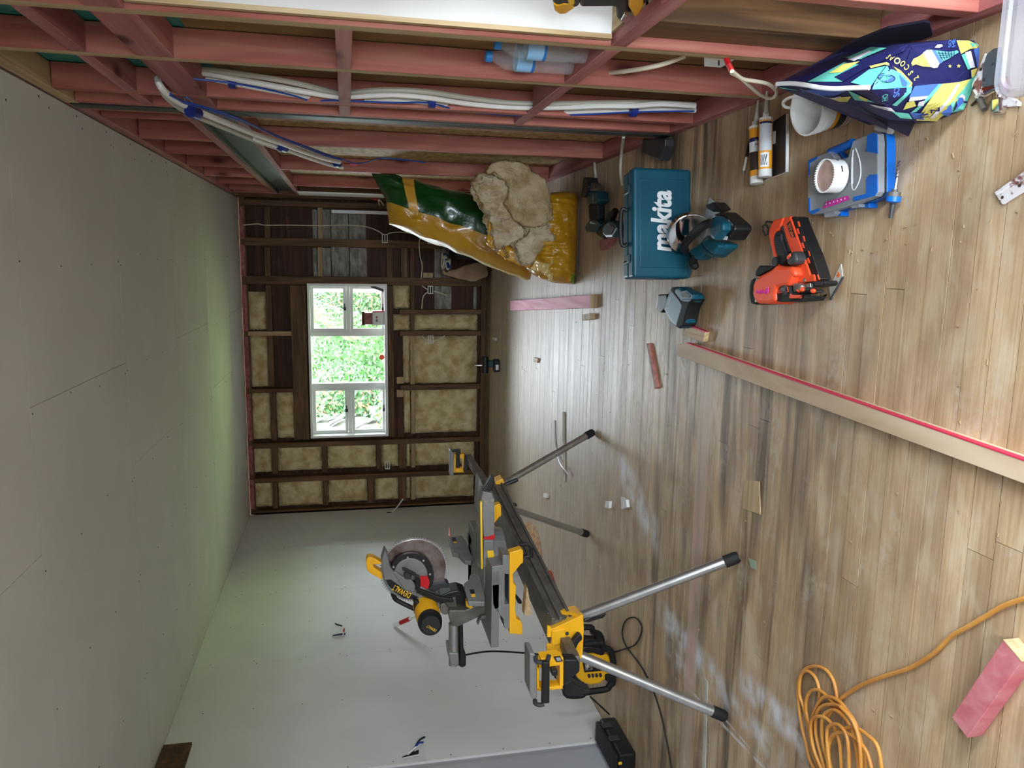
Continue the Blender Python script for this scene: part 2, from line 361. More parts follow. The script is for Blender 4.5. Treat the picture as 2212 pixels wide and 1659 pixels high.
o = mb.build('screw_heads', 'dark_grey', ceil); o['kind'] = 'stuff'

# ---- left wall
wl = MB().box((XL-.11, -1.2, -.02), (XL-.03, D+.1, H+.05)).build('wall_left', 'plaster_dark'); struct(wl)
lb = [4.083, 5.41, 6.59, 7.67, D+.0]
for i in range(4):
    MB().box((XL-.0115, lb[i]+.0014, .004), (XL, lb[i+1]-.0014, H-.001)).build('plasterboard_sheet', 'plaster', wl)
MB().box((XL-.024, -1.1, .004), (XL-.0125, 4.082, H-.001)).build('plasterboard_sheet', 'plaster_grey', wl)  # near sheet, set back and a darker grey than the others
MB().box((XL-.012, 4.074, .004), (XL+.001, 4.0826, 1.9)).build('joint_strip', 'plaster_core', wl)
mb = MB()
for yy in (4.11, 4.81, 5.39, 5.43, 6.0, 6.57, 6.61, 7.1, 7.65, 7.69, 8.2):
    for k in range(9):
        zz_ = .12+k*.3+random.uniform(-.04, .04); mb.cyl((XL-.001, yy, zz_), (XL+.0012, yy, zz_), .0042, 6)
o = mb.build('screw_heads', 'dark_grey', wl); o['kind'] = 'stuff'
MB().box((XL, 4.22, 2.505), (XL+.02, 4.487, 2.663)).build('pelmet_board', 'sark', wl)
mat('hole', S(30, 28, 26), .9)
# ---- wall behind the camera with its wide door opening (daylight comes in here)
wf = MB().box((XL-.1, -1.1, 2.25), (XR+.7, -1.0, H+.05)).box((XL-.1, -1.1, -.05), (-.08, -1.0, 2.25)).box((.50, -1.1, -.05), (XR+.7, -1.0, 2.25)).box((-.08, -1.1, 2.0), (.50, -1.0, 2.25)).build('wall_front', 'plaster'); struct(wf)

# ---- back wall: old framing over dark sarking boards
XB = (XL-.02, 2.9)
zs = D+.102
wbk = MB()
WX0, WX1, WZ0, WZ1 = -2.020, -.284, 1.118, 1.985
for lo, hi in (((XL-.1, zs+.02, -.05), (WX0, zs+.04, H+.05)), ((WX1, zs+.02, -.05), (XB[1], zs+.04, H+.05)), ((WX0, zs+.02, -.05), (WX1, zs+.04, WZ0)), ((WX0, zs+.02, WZ1), (WX1, zs+.04, H+.05))): wbk.box(lo, hi)
wall_back = wbk.build('wall_back', 'sark'); struct(wall_back)
z = 0.02; rows = []
while z < H: rows.append(z); z += .198
for i, z in enumerate(rows):
    z1 = min(z+.195, H)
    segs = [(XL-.05, WX0), (WX1, 1.4)] if (z < WZ1-.05 and z1 > WZ0+.05) else [(XL-.05, 1.4)]
    for x0, x1 in segs:
        if z < WZ0 < z1: pass
        zz0, zz1 = z, z1
        if len(segs) == 1 and z < WZ0 < z1 and z1-WZ0 < .08: zz1 = WZ0
        if len(segs) == 1 and z < WZ1 < z1 and WZ1-z < .08: zz0 = WZ1
        MB().box((x0, zs+random.uniform(0, .006), zz0), (x1, zs+.02, zz1)).build('sarking_board', 'sark', wall_back)
def brect(x0, y0, x1, y1, d0=0., Yp=D):
    """photo rectangle on the wall face -> (xmin, xmax, zmin, zmax)"""
    xm, ym = (x0+x1)/2, (y0+y1)/2
    xa, xb = PY(xm, y0, Yp).x, PY(xm, y1, Yp).x; za, zb = PY(x0, ym, Yp).z, PY(x1, ym, Yp).z
    return min(xa, xb), max(xa, xb), min(za, zb), max(za, zb)
A4 = lambda x0, y0, x1, y1: (480+x0/3.687, 400+y0/3.687, 480+x1/3.687, 400+y1/3.687)
A5 = lambda x0, y0, x1, y1: (480+x0/3.687, 750+y0/3.687, 480+x1/3.687, 750+y1/3.687)
def member(name, r, m_, y0=0, y1=.1, full=None):
    a, b_, c_, d_ = brect(*r)
    if full: c_, d_ = full
    return MB().box((a, D+y0, c_), (b_, D+y1, d_)).build(name, m_, wall_back, bevel=.002, seg=1)
FULL = (.052, 2.62)
for r in (A4(140, 430, 1700, 492), A4(150, 730, 1900, 795), A5(200, 742, 2030, 782), A5(210, 1012, 2030, 1050)): member('stud', r, 'old_z', full=FULL)
member('stud', (600, 1101, 800, 1112), 'old_z', full=FULL)
MB().box((XL+.002, D, .052), (XL+.04, D+.1, 2.62)).build('stud', 'old_z', wall_back)
member('stud', A4(1360, 990, 2040, 1028), 'old_z', full=(.052, .98)); member('stud', A4(1360, 1162, 2040, 1200), 'old_z', full=(.052, .98))
member('stud', A4(1370, 1590, 2040, 1630), 'old_z', full=(.052, .98))
member('stud', A4(160, 1165, 560, 1200), 'tan_z', full=(2.165, 2.62)); member('stud', A5(190, 332, 575, 362), 'old_z', full=(2.165, 2.62))
member('stud', (600, 436, 800, 448), 'old_z', full=FULL)
b_l, b_r = brect(*A5(200, 742, 700, 782))[1], brect(*A4(150, 730, 700, 795))[0]
XS = sorted([brect(*r)[:2] for r in (A4(140, 430, 1700, 492), A4(150, 730, 1900, 795), A5(200, 742, 2030, 782), A5(210, 1012, 2030, 1050))])
NOG = []
def nog(r, m_='old_x', nm='nogging'): return member(nm, r, m_, .004, .098)
for y0, y1 in ((175, 430), (495, 730)): nog(A4(337, y0, 383, y1))
nog(A4(350, 795, 395, 1160)); nog(A4(362, 1203, 410, 1605)); nog(A5(385, 364, 428, 740))
nog(A5(395, 784, 440, 1010)); nog(A5(402, 1052, 440, 1288))
for y0, y1 in ((178, 430), (495, 730)): nog(A4(762, y0, 800, y1), 'tan_x')
nog(A4(560, 800, 668, 1640+200), 'old_x', 'lintel'); 
a_, b_2, c_, d_ = brect(*A4(560, 800, 668, 1500))
for o in list(wall_back.children):
    if o.name.startswith('lintel'): bpy.data.objects.remove(o)
MB().box((b_l, D+.002, 2.0), (b_r, D+.098, 2.165)).build('lintel', 'old_x', wall_back, bevel=.003)
MB().box((b_l, D+.002, 1.052), (b_r, D+.098, 1.112)).build('sill_trimmer', 'old_x', wall_back, bevel=.002)
for y0, y1 in ((800, 990), (1030, 1160), (1202, 1588)): nog(A4(1498, y0, 1532, y1), 'tan_x' if y0 > 1200 else 'old_x')
nog(A5(1505, 340, 1537, 690), 'tan_x'); nog(A5(1505, 740, 1537, 960), 'tan_x'); nog(A5(1505, 1000, 1537, 1215), 'tan_x')
nog(A4(1310, 497, 1356, 742)); nog(A4(1425, 497, 1475, 742)); nog(A4(1498, 497, 1528, 742))
nog(A5(795, 765, 835, 992)); nog(A5(1230, 745, 1266, 970)); nog(A5(805, 1030, 842, 1262)); nog(A5(1158, 1012, 1212, 1240))
nog(A5(1408, 745, 1462, 965), 'old_x'); nog(A5(1408, 1000, 1462, 1225))
MB().box((XL, D-.002, .0), (1.3, D+.1, .05)).build('bottom_plate', 'old_x', wall_back)
for r in (A4(128, 168, 165, 428), A4(146, 472, 184, 725), A4(162, 795, 205, 1160), A4(178, 1205, 218, 1620), A5(190, 372, 232, 745), A5(200, 788, 238, 1015), A5(212, 1058, 244, 1290)):
    a, b_, c_, d_ = brect(*r); MB().box((a, D+.0, 2.618), (b_, D+.09, H-.006)).build('packer', 'pink_y', wall_back)
MB().box((XL, D+.03, 2.605), (1.3, D+.12, 2.665)).build('top_plate', 'old_x', wall_back)
for r in (A5(1390, 236, 1445, 290), A5(1390, 340, 1445, 398), A4(1600, 697, 1680, 745)): member('packer', r, 'tan_x', .0, .03)
# white painted patches of the old lining boards, right of the window
for r in (A4(720, 195, 758, 440), A4(800, 195, 862, 440), A4(868, 230, 1003, 440), A4(1010, 232, 1145, 450), A4(725, 500, 760, 735), A4(803, 500, 865, 735), A4(872, 490, 1010, 735), A4(1018, 500, 1152, 738), A4(1690, 505, 1822, 745), A4(1690, 805, 1824, 990)):
    a, b_, c_, d_ = brect(*r, Yp=zs); MB().box((a, zs-.012, c_), (b_, zs-.002, d_)).build('lining_board', 'sark_white', wall_back)
member('lining_board', A4(2005, 812, 2032, 990), 'sark_white', .05, .08)
def batt_mesh(a, b_, c_, d_, y0, bulge=.022, n=10, seed=0):
    mb = MB(); wx, wz = b_-a, d_-c_
    def fn(u, v):
        e = min(u, 1-u)*wx; e2 = min(v, 1-v)*wz; k = min(1, min(e, e2)/.05)
        p = V((a+u*wx, y0, c_+v*wz)); q = noise.noise(p*4.2+V((seed, 0, 0)))*.03+noise.noise(p*13+V((0, seed, 0)))*.014
        ed = noise.noise(V((u*9, v*9, seed)))*.007
        return p+V((ed*(1-k), .045-(bulge+.03)*math.sqrt(k)-q*k, ed*(1-k)))
    mb.grid(fn, n, n); return mb
batts = [A4(200, 850, 350, 1155), A4(220, 1205, 370, 1612), A4(1362, 800, 1495, 985), A4(1362, 1032, 1497, 1160), A4(1535, 1032, 2038, 1158), A4(1442, 1205, 1498, 1580), A4(1535, 1205, 2035, 1582),
 A5(228, 372, 384, 740), A5(430, 366, 582, 730), A5(1450, 340, 1502, 690), A5(1540, 335, 2033, 685), A5(238, 785, 394, 1008), A5(438, 770, 792, 990), A5(838, 757, 1226, 970), A5(1270, 747, 1406, 958), A5(1465, 745, 1502, 960), A5(1540, 722, 2012, 945),
 A5(246, 1052, 402, 1283), A5(445, 1035, 800, 1272), A5(845, 1022, 1156, 1243), A5(1215, 1010, 1406, 1225), A5(1465, 1000, 1502, 1215), A5(1540, 990, 2010, 1205)]
for i, r in enumerate(batts):
    batt_mesh(*brect(*r), D+.02, seed=i*3.7, n=14).build('insulation_batt', 'batt', wall_back, smooth='all')

# ---- window in the back wall
def frame(mb, x0, x1, z0, z1, y0, y1, t, t2=None):
    t2 = t2 or t
    mb.box((x0, y0, z0), (x0+t, y1, z1)).box((x1-t, y0, z0), (x1, y1, z1)).box((x0+t, y0, z0), (x1-t, y1, z0+t2)).box((x0+t, y0, z1-t2), (x1-t, y1, z1)); return mb
win = frame(MB(), WX0, WX1, WZ0, WZ1, D-.012, D+.20, .026).build('window_1', 'white_trim', bevel=.002); struct(win)
YW = D+.125
xm1, xm2 = PY(750, 721, YW).x, PY(750, 832, YW).x           # two mullions
for xx in (xm1, xm2): MB().box((xx-.026, YW-.02, WZ0+.02), (xx+.026, YW+.05, WZ1-.02)).build('mullion', 'white_trim', win, bevel=.003)
zt1, zt2 = PY(752, 660, YW).z, PY(756, 880, YW).z
def sash(x0, x1, z0, z1):
    s_ = frame(MB(), x0, x1, z0, z1, YW-.012, YW+.03, .034).build('sash', 'white_trim', win, bevel=.003)
    MB().box((x0+.03, YW+.008, z0+.03), (x1-.03, YW+.012, z1-.03)).build('pane', 'pane', s_)
    return s_
for x0, x1, zt in ((xm1+.027, WX1-.027, zt1), (WX0+.027, xm2-.027, zt2)):
    MB().box((x0, YW-.016, zt-.02), (x1, YW+.05, zt+.02)).build('transom', 'white_trim', win, bevel=.003)
    for z0, z1 in ((WZ0+.027, zt-.021), (zt+.021, WZ1-.027)):
        s_ = sash(x0, x1, z0, z1); xc = (x0+x1)/2
        mb = MB().box((xc-.018, YW-.028, z0+.002), (xc+.018, YW-.012, z0+.032)).box((xc-.008, YW-.034, z0+.012), (xc+.06, YW-.026, z0+.022))
        lab(mb.build('latch', 'black_plastic', s_), 'black window catch')
MB().box((xm2+.026, YW+.012, WZ0+.026), (xm1-.026, YW+.016, WZ1-.026)).build('pane', 'pane', win)
MB().box((WX0+.02, D-.02, WZ0+.02), (WX1-.02, D+.12, WZ0+.034)).build('sill', 'white_trim', win)

# ---- right wall: pink framing with a steel beam let into it
ST = .092
wr = MB().box((XR+ST+.002, 2.21, -.02), (XR+ST+.012, 3.60, 2.03)).build('wall_right', 'ply'); struct(wr)
def stud(y0, z0=.05, z1=2.612, w_=.045, d=ST, mats=('pink_z', 'tan_z'), nm='stud', x0=XR):
    return MB().box((x0, y0, z0), (x0+d, y0+w_, z1), 0, mx=1).build(nm, list(mats), wr, bevel=.0015, seg=1)
PP2 = ('pink_z', 'pink_z'); PY2 = ('pink_y', 'pink_y')
def nogr(y0, y1, z0, z1, mats=PY2, x0=XR, d=ST, nm='nogging'):
    return MB().box((x0, y0, z0), (x0+d, y1, z1), 0, mx=1).build(nm, list(mats), wr, bevel=.0015, seg=1)
YS = [1.700, 2.213, 2.703, 3.288, 3.540]
for i, yy in enumerate(YS): stud(yy, mats=PP2 if i in (0, 3, 4) else ('pink_z', 'tan_z'))
MB().box((XR-.003, 3.605, .005), (XR+.09, 3.69, H-.02)).build('steel_post', 'black_steel', wr)
stud(3.693, z1=2.61, mats=PP2)
for yy in (4.53, 5.80, 7.07): stud(yy, z1=1.995, mats=PP2)
for yy in (3.88, 4.53, 5.13, 5.78, 6.45, 7.07, 7.73, 8.02): stud(yy, 2.25, 2.612, mats=PP2, nm='cripple_stud')
nogr(3.7, 8.1, 2.206, 2.25, nm='beam_packer'); nogr(3.7, 8.07, 1.995, 2.034, nm='beam_packer')
bm_ = MB().box((XR+.03, 3.69, 2.034), (XR+.09, 8.06, 2.206)).box((XR+.004, 3.69, 2.192), (XR+.03, 8.06, 2.206)).box((XR+.004, 3.69, 2.034), (XR+.03, 8.06, 2.044))
bm_.build('steel_beam', 'black_steel', wr)
nogr(-.9, 3.6, 2.615, 2.662, ('tan_y', 'tan_y'), nm='top_plate'); nogr(3.7, 8.1, 2.615, 2.662, PY2, nm='top_plate')
MB().box((XR+.004, -.9, 2.663), (XR+ST, 8.1, 2.675)).build('packer', 'pink_y', wr)
nogr(-.9, 3.6, 0, .05, PY2, nm='bottom_plate'); nogr(3.7, 8.1, 0, .05, PY2, nm='bottom_plate')
for i in range(4):
    y0, y1 = YS[i]+.046, YS[i+1]-.001
    nogr(y0, y1, 2.318, 2.363)
    if i: nogr(y0, y1, 2.068, 2.18, nm='lintel_nogging')
    else: nogr(y0, y1, 2.085, 2.18)
    if i == 2: [(nogr(y0, 3.17, z0, z0+.046), nogr(3.17, y1, z0, z0+.046, d=.008)) for z0 in (1.525, .757)]; continue
    if i: nogr(y0, y1, 1.525, 1.572)
    nogr(y0, y1, .757, .803)
for yy in (-.6, -.05, 1.1): stud(yy)
# linings on the far side of the framing
MB().box((XR+ST+.003, 1.2, 2.03), (XR+ST+.01, 3.6, 2.72)).build('wall_wrap', 'teal_wrap', wr)
for y0, y1 in ((3.742, 4.528), (4.577, 5.798), (5.847, 7.068), (7.117, 8.1)): MB().box((XR+ST+.003, y0, .0), (XR+ST+.013, y1+.04, 1.995)).build('strand_board', 'osb', wr)
MB().box((XR+ST+.003, 3.7, 1.995), (XR+ST+.013, 8.1, 2.7)).build('strand_board', 'pink_y', wr)
# near bay: white lined reveal of an opening, old timber under it
MB().box((XR+.024, 2.185, .812), (1.12, 2.205, 2.08)).build('reveal_lining', 'plaster', wr)
MB().box((XR+.011, 2.18, .812), (XR+.0235, 2.2, 2.08)).build('reveal_bead', 'tan_z', wr); MB().box((XR+.03, 1.75, .803), (1.1, 2.2, .812)).build('reveal_bead', 'tan_y', wr)
MB().box((XR+.03, 2.06, .05), (XR+.19, 2.207, .755)).build('old_stud', 'old_z', wr, bevel=.004)
for k in range(4):
    MB().box((XR+.42+.02*k, 1.2, -.02+k*.195), (XR+.45+.02*k, 2.3, .17+k*.195)).build('weatherboard', 'sark', wr)
MB().box((XR+.36, 1.2, .25), (XR+.41, 2.3, .30)).build('old_batten', 'old_x', wr); MB().box((XR+.2, 2.21, 0), (XR+.5, 2.22, .8)).build('wall_wrap', 'teal_wrap', wr)
MB().box((1.12, .9, -.05), (1.2, 3.6, .9)).box((1.12, -1, 2.0), (1.2, 3.6, 2.75)).box((1.12, 1.9, .9), (1.2, 3.6, 2.0)).box((1.12, .9, .9), (1.2, 1.72, 2.)).box((1.12, -1.1, -.05), (1.2, .35, 2.)).box((1.12, 1.72, 1.38), (1.2, 1.9, 2.)).box((1.12, 1.72, .9), (1.2, 1.9, 1.14)).box((.74, -1, 2.2), (1.2, 3.6, 2.75)).build('outer_wall', 'sark', wr)
# old corner framing beyond the steel
for yy in (8.13, 8.33, 8.55): MB().box((XR-.0, yy, .0), (XR+.09, yy+.05, H-.01)).build('old_stud', 'old_z', wr)
for zz_ in (.9, 1.7, 2.3): MB().box((XR+.01, 8.19, zz_), (XR+.09, 8.55, zz_+.05)).build('nogging', 'old_x', wr)
MB().box((XR+.1, 8.1, 0), (XR+.12, D+.1, H)).build('sarking_board', 'sark', wr)
p0, p1 = PX(640, 418), PX(830, 418)
MB().box((XR-.012, 7.64, 1.0), (XR-.001, 8.0, 1.996)).build('door_lining', 'white_paint', wr, bevel=.002)
a, b_, c_, d_ = brect(716, 455, 842, 462, Yp=D-.02); MB().box((a, D-.025, .2), (b_, D-.002, d_)).build('cover_batten', 'white_paint', wall_back)
# right boundary of the side room
MB().box((1.3, 3.6, -.05), (1.34, D+.1, H+.1)).build('wall_side', 'sark'); struct(bpy.data.objects['wall_side'])
MB().box((XR+.3, -1.1, -.06), (1.4, D, -.03)).build('trim_ground', 'subfloor'); struct(bpy.data.objects['trim_ground'])
MB().box((XR, -1.2, H+.062), (1.4, D+.2, H+.1)).build('trim_roof_blocker', 'subfloor'); struct(bpy.data.objects['trim_roof_blocker'])  # unseen roof slab, added so no sky leaks in beside the framing
# ================================================================== GARDEN BEYOND THE WINDOW
mat('leaf', S(40, 76, 28), .6, col2=S(26, 58, 20), scale=3); mat('leaf_pale', S(54, 92, 38), .6, col2=S(38, 76, 28), scale=3)
mat('leaf_yellow', S(128, 116, 30), .6, col2=S(100, 104, 34), scale=4); mat('bark', S(150, 140, 124), .9, col2=S(96, 86, 74), scale=14, stretch=(1, 1, .3), bump=.6)
mat('lawn_bounce', S(156, 184, 104), .9, col2=S(138, 168, 90), scale=5); mat('brick', S(100, 58, 44), .8, col2=S(112, 74, 58), scale=12); mat('fence_grey', S(104, 108, 102), .8, col2=S(88, 92, 88), scale=6, stretch=(.4, 1, 8))  # lawn colour is raised to throw green light onto the ceiling
mat('fibre', S(96, 94, 88), .9, col2=S(54, 52, 46), scale=10, stretch=(1, 1, .25), bump=.5); mat('petal', S(150, 126, 20), .6)
gr = MB().box((-14, D+.5, -.5), (10, 40, -.3)).build('trim_lawn', 'lawn_bounce'); struct(gr)  # grass hidden below the sill, brightened to bounce light indoors
gr = MB().box((1.5, -1.3, -.5), (10, 3.5, -.3)).build('trim_path', 'fence_grey'); struct(gr)
gr = MB().box((-10, -14, -.5), (10, -1.3, -.3)).build('trim_deck', 'fence_grey'); struct(gr)
def leaves(mb, c, rad, n, size, rnd):
    for _ in range(n):
        u = rnd.uniform(-1, 1); a = rnd.uniform(0, 6.283); q = (1-u*u)**.5; rr_ = rnd.random()**.33
        p = V((c[0]+rad[0]*rr_*q*math.cos(a), c[1]+rad[1]*rr_*q*math.sin(a), c[2]+rad[2]*rr_*u))
        d1 = V((rnd.uniform(-1, 1), rnd.uniform(-1, 1), rnd.uniform(-1, .4))).normalized(); d2 = d1.orthogonal().normalized()
        s_ = size*rnd.uniform(.6, 1.4); mb.face([p, p+d1*s_*.5+d2*s_*.22, p+d1*s_, p+d1*s_*.5-d2*s_*.22])
def shrub(name, label, base, h, cl, n, size, leaf='leaf', group=None):
    rnd = random.Random(hash(label) % 1000 if False else len(label)*7+int(abs(base[0])*10))
    t = thing(name, label, 'shrub', base, group); mb = MB()
    for c, r_ in cl: leaves(mb, c, r_, int(n*r_[0]*r_[2]), size, rnd)
    o = mb.build('foliage', leaf, t); o['kind'] = 'stuff'
    mb = MB()
    for c, r_ in cl: mb.tube(smooth_path([base, (base[0]*.6+c[0]*.4, base[1], base[2]+.5*(c[2]-base[2])), c], 3), [.03, .026, .024, .02, .016, .013, .01], 6)
    mb.build('stem', 'bark', t)
gz = -.3
shrub('flowering_shrub', 'loose green shrub filling the middle pane of the window', (-1.7, 12.6, gz), 2, [((-1.5, 12.6, 1.5), (.7, .5, .75)), ((-1.25, 12.6, 2.1), (.6, .5, .6)), ((-1.75, 12.6, .9), (.5, .5, .6))], 3000, .09, 'leaf_pale')
shrub('garden_tree', 'taller green tree behind the palm in the right sashes', (-.5, 14.6, gz), 3, [((-.5, 14.6, 1.3), (.9, .6, 1.0)), ((-.35, 14.7, 2.3), (.9, .6, .7)), ((-1.6, 14.7, 1.3), (.9, .6, 1.2))], 2600, .10, 'leaf')
shrub('hedge', 'far green hedge along the back of the garden', (-3.4, 16.3, gz), 3, [((-3.9, 16.3, 1.2), (1.3, .5, 1.5)), ((-2.6, 16.4, 1.5), (1.2, .5, 1.6))], 1300, .13, 'leaf')
t = thing('palm', 'yellowing palm fronds at the upper right of the window', 'palm', (-.75, 11.0, gz))
MB().tube([(-.42, 11.0, gz), (-.40, 11.0, 2.2)], .07, 8).build('trunk', 'bark', t)
for k in range(11):
    a = math.radians(150+k*24); mb = MB(); c0 = V((-.40, 11, 2.2)); e = c0+V((.75*math.cos(a), .5*math.sin(a), -.55-.1*(k % 3))); md_ = (c0+e)/2+V((0, 0, .16))
    pth = smooth_path([c0, md_, e], 5); mb.tube(pth, .008, 4)
    for i in range(1, len(pth)-1):
        for sgn in (-1, 1):
            d = (pth[i+1]-pth[i]).normalized(); q = d.cross(V((0, 0, 1))).normalized()*sgn; tip = pth[i]+d*.16+q*.16+V((0, 0, -.1)); mb.face([pth[i]-d*.012, tip, pth[i]+d*.012])
    mb.build('frond', 'leaf_yellow' if k in (1, 2, 9, 10) else 'leaf_pale', t)
t = thing('board_fence', 'weathered grey board fence at the lower left of the garden', 'fence', (-2.9, 13.8, gz))
for k in range(7): MB().box((-4.2, 13.78, gz+.02+k*.19), (-2.0, 13.82, gz+.19+k*.19)).build('board', 'fence_grey', t)
MB().box((-2.75, 13.68, gz), (-2.62, 13.78, 1.2)).build('post', 'fence_grey', t)
t = thing('brick_wall', 'low pink brick garden wall at the lower left sash', 'wall', (-2.4, 11.6, gz))
for r_ in range(8):
    for k in range(5):
        x0 = -2.72+k*.235+(r_ % 2)*.115
        MB().box((x0, 11.55+random.uniform(0, .006), gz+r_*.12+.006 + .12), (x0+.225, 11.65, gz+r_*.12+.114+.12)).build('brick', 'brick', t)
MB().box((-2.7, 11.56, gz), (-1.45, 11.64, gz+1.08)).build('mortar', 'fence_grey', t)
t = thing('shaggy_trunk', 'pale shaggy palm trunk close behind the upper left sash', 'tree', (-3.0, 12.7, gz))
mb = MB(); mb.grid(lambda u, v: (-2.97+(.36+.03*noise.noise(V((u*9, v*14, 1))))*math.cos(u*6.283), 12.7+.36*math.sin(u*6.283), gz+v*3.6), 26, 40, closed_u=True)
for k in range(160):
    a = random.uniform(0, 6.283); zz_ = random.uniform(.6, 3.1); p = V((-2.97+.37*math.cos(a), 12.7+.37*math.sin(a), gz+zz_)); q = V((math.cos(a)*.12, math.sin(a)*.12, -.22)); s_ = V((-math.sin(a), math.cos(a), 0))*.05
    mb.face([p-s_, p+s_, p+q])
mb.build('bark_fibre', 'fibre', t)
t = thing('daisy_bush', 'yellow flowering plant above the low brick wall', 'plant', (-2.3, 11.9, gz))
rnd = random.Random(4); mb = MB(); leaves(mb, (-2.35, 11.95, .95), (.4, .15, .28), 420, .08, rnd); o = mb.build('foliage', 'leaf', t); o['kind'] = 'stuff'
mb = MB(); leaves(mb, (-2.45, 11.85, .98), (.34, .12, .22), 130, .045, rnd); o = mb.build('flowers', 'petal', t); o['kind'] = 'stuff'
t = thing('neighbour_house', 'pink brick house corner with pale eaves beyond the shrub', 'house', (-2.3, 18, gz))
MB().box((-3.6, 18, gz), (-.2, 22, 3.0)).build('wall', 'brick', t); MB().box((-4.2, 17.6, 2.6), (.2, 22.4, 2.75)).build('eave', 'bark', t)

# ================================================================== SAW STAND
def polyY(mb, pts, Y, th, mi=0): return mb.prism(fy(pts, Y), (0, th, 0), mi)
cD = crop(780, 1100, 4.1475); cE = crop(950, 930, 4.1475); cG = crop(700, 1100, 5.53); cH = crop(1130, 1280, 6.636)
def axs(Y, z): return V((-1.53+.093*(Y-2.9), Y, z))
st = thing('saw_stand', 'folding mitre saw stand with silver legs and yellow brackets', 'tool stand', (-1.5, 3.6, 0))
mb = MB(); a0, a1 = axs(2.9, 0), axs(4.5, 0); dx = V((1, -.093, 0)).normalized()
for z0, z1, hw in ((.655, .668, .066), (.668, .70, .056), (.70, .712, .066), (.712, .732, .054), (.732, .745, .066)):
    mb.prism([a0-dx*hw+V((0, 0, z0)), a0+dx*hw+V((0, 0, z0)), a0+dx*hw+V((0, 0, z1)), a0-dx*hw+V((0, 0, z1))], a1-a0)
mb.build('beam', 'dusty_metal', st, bevel=.002)
yb_ = cH(415, 525, 860, 320, 872, 520, 855, 860, 835, 950, 770, 945, 520, 870, 400, 835, 345, 880, 340, 735, 400, 745, 415, 640, 345, 640, 350, 480, 400, 490)
mb = MB(); polyY(mb, yb_, 2.86, .012)
fA, fB = fy(cH(415, 525, 860, 320), 2.86); far_ = fy(cH(800, 235, 720, 195, 560, 208, 420, 240, 315, 300, 350, 350), 3.0)
mb.prism([fA, fB]+far_, (-.004, .008, -.004)); br = mb.build('bracket', 'yellow', st, bevel=.003)
for q in cH(350, 290, 585, 360, 440, 468, 795, 283): p = PY(*q, 2.94); MB().ell(p, (.008, 0, 0), (0, .012, 0), (0, 0, .008), nu=8, nv=5).build('bolt', 'dark_grey', br)
p = PY(*cH(632, 587)[0], 2.855); MB().ell(p, (.008, 0, 0), (0, .006, 0), (0, 0, .008), nu=8, nv=5).build('bolt', 'dark_grey', br)
polyY(MB(), cH(410, 545, 600, 520, 620, 690, 600, 720, 450, 760, 415, 745), 2.852, .01).build('sleeve', 'yellow', br, bevel=.004)
def leg(top, foot):
    top, foot = V(top), V(foot); d = (top-foot).normalized(); foot = foot+V((0, 0, .008))
    o = MB().tube([foot+d*.05, top], .0215, 14).build('leg', 'alu', st, smooth=True)
    MB().tube([foot, foot+d*.012, foot+d*.062], [.02, .025, .025], 14).build('rubber_foot', 'black_rubber', o, smooth=True)
leg(PY(1258, 1330, 2.93), PZ(1600, 1202, 0)); leg(PY(1250, 1415, 2.93), PZ(1572, 1548, 0))
leg(PY(1088, 1045, 4.42), PZ(1284, 933, 0)); leg(PY(1083, 1092, 4.42), PZ(1272, 1154, 0))
mb = MB(); polyY(mb, cE(480, 545, 500, 460, 565, 430, 580, 470, 572, 560, 565, 650, 535, 670, 500, 640), 4.40, .09); polyY(mb, cE(480, 650, 520, 655, 525, 740, 500, 765, 478, 745), 4.2, .04); mb.build('bracket', 'yellow', st, bevel=.003)
def lever(pts, Y, th): return polyY(MB(), pts, Y, th).build('lock_lever', 'black_plastic', st, bevel=.006)
lever(cH(868, 395, 1000, 330, 1180, 292, 1197, 320, 1150, 370, 1040, 400, 940, 435, 870, 425), 2.9, .025); lever(cH(680, 745, 760, 640, 800, 597, 845, 615, 855, 680, 800, 730, 740, 860, 715, 830), 2.80, .03)
lever(cE(565, 490, 640, 455, 700, 433, 710, 455, 660, 480, 600, 498), 4.36, .03); lever(cE(550, 655, 600, 642, 690, 660, 698, 685, 640, 678, 570, 682), 4.36, .03)
# near extension arm with its work support
e0, e1 = PY(1214, 1374, 2.95), PY(1241, 1431, 2.6); d = (e1-e0).normalized(); sx = V((1, 0, 0)); sx = (sx-d*sx.dot(d)).normalized(); sz = d.cross(sx)
MB().obox((e0+e1)/2, (e1-e0)/2, sx*.024, sz*.021).build('extension_arm', 'dusty_metal', st, bevel=.003)
mb = MB(); polyY(mb, cH(590, 960, 770, 960, 812, 1020, 815, 1140, 700, 1230, 690, 1280, 590, 1330), 2.56, .05); polyY(mb, cH(590, 1310, 690, 1250, 780, 1330, 880, 1380, 980, 1400, 960, 1450, 820, 1480, 640, 1490, 590, 1440), 2.62, .05)
mb.build('arm_end', 'black_plastic', st, bevel=.006)
mb = MB()
for p in (cH(195, 1000, 580, 930, 582, 1040, 200, 1090), cH(195, 1370, 570, 1340, 572, 1385, 200, 1415), cH(525, 1045, 580, 1035, 580, 1345, 525, 1345), cH(195, 1010, 235, 1005, 235, 1410, 198, 1412), cH(250, 945, 530, 905, 545, 960, 270, 990)): polyY(mb, p, 2.57, .05)
ws = mb.build('work_support', 'yellow', st, bevel=.003)
lab(polyY(MB(), cH(435, 925, 530, 912, 572, 985, 480, 1000), 2.565, .003).build('warning_sticker', 'black_print', ws), 'black warning sticker with white lines')
mb = MB(); q = fy(cH(460, 930, 530, 920, 560, 980, 485, 990), 2.563)
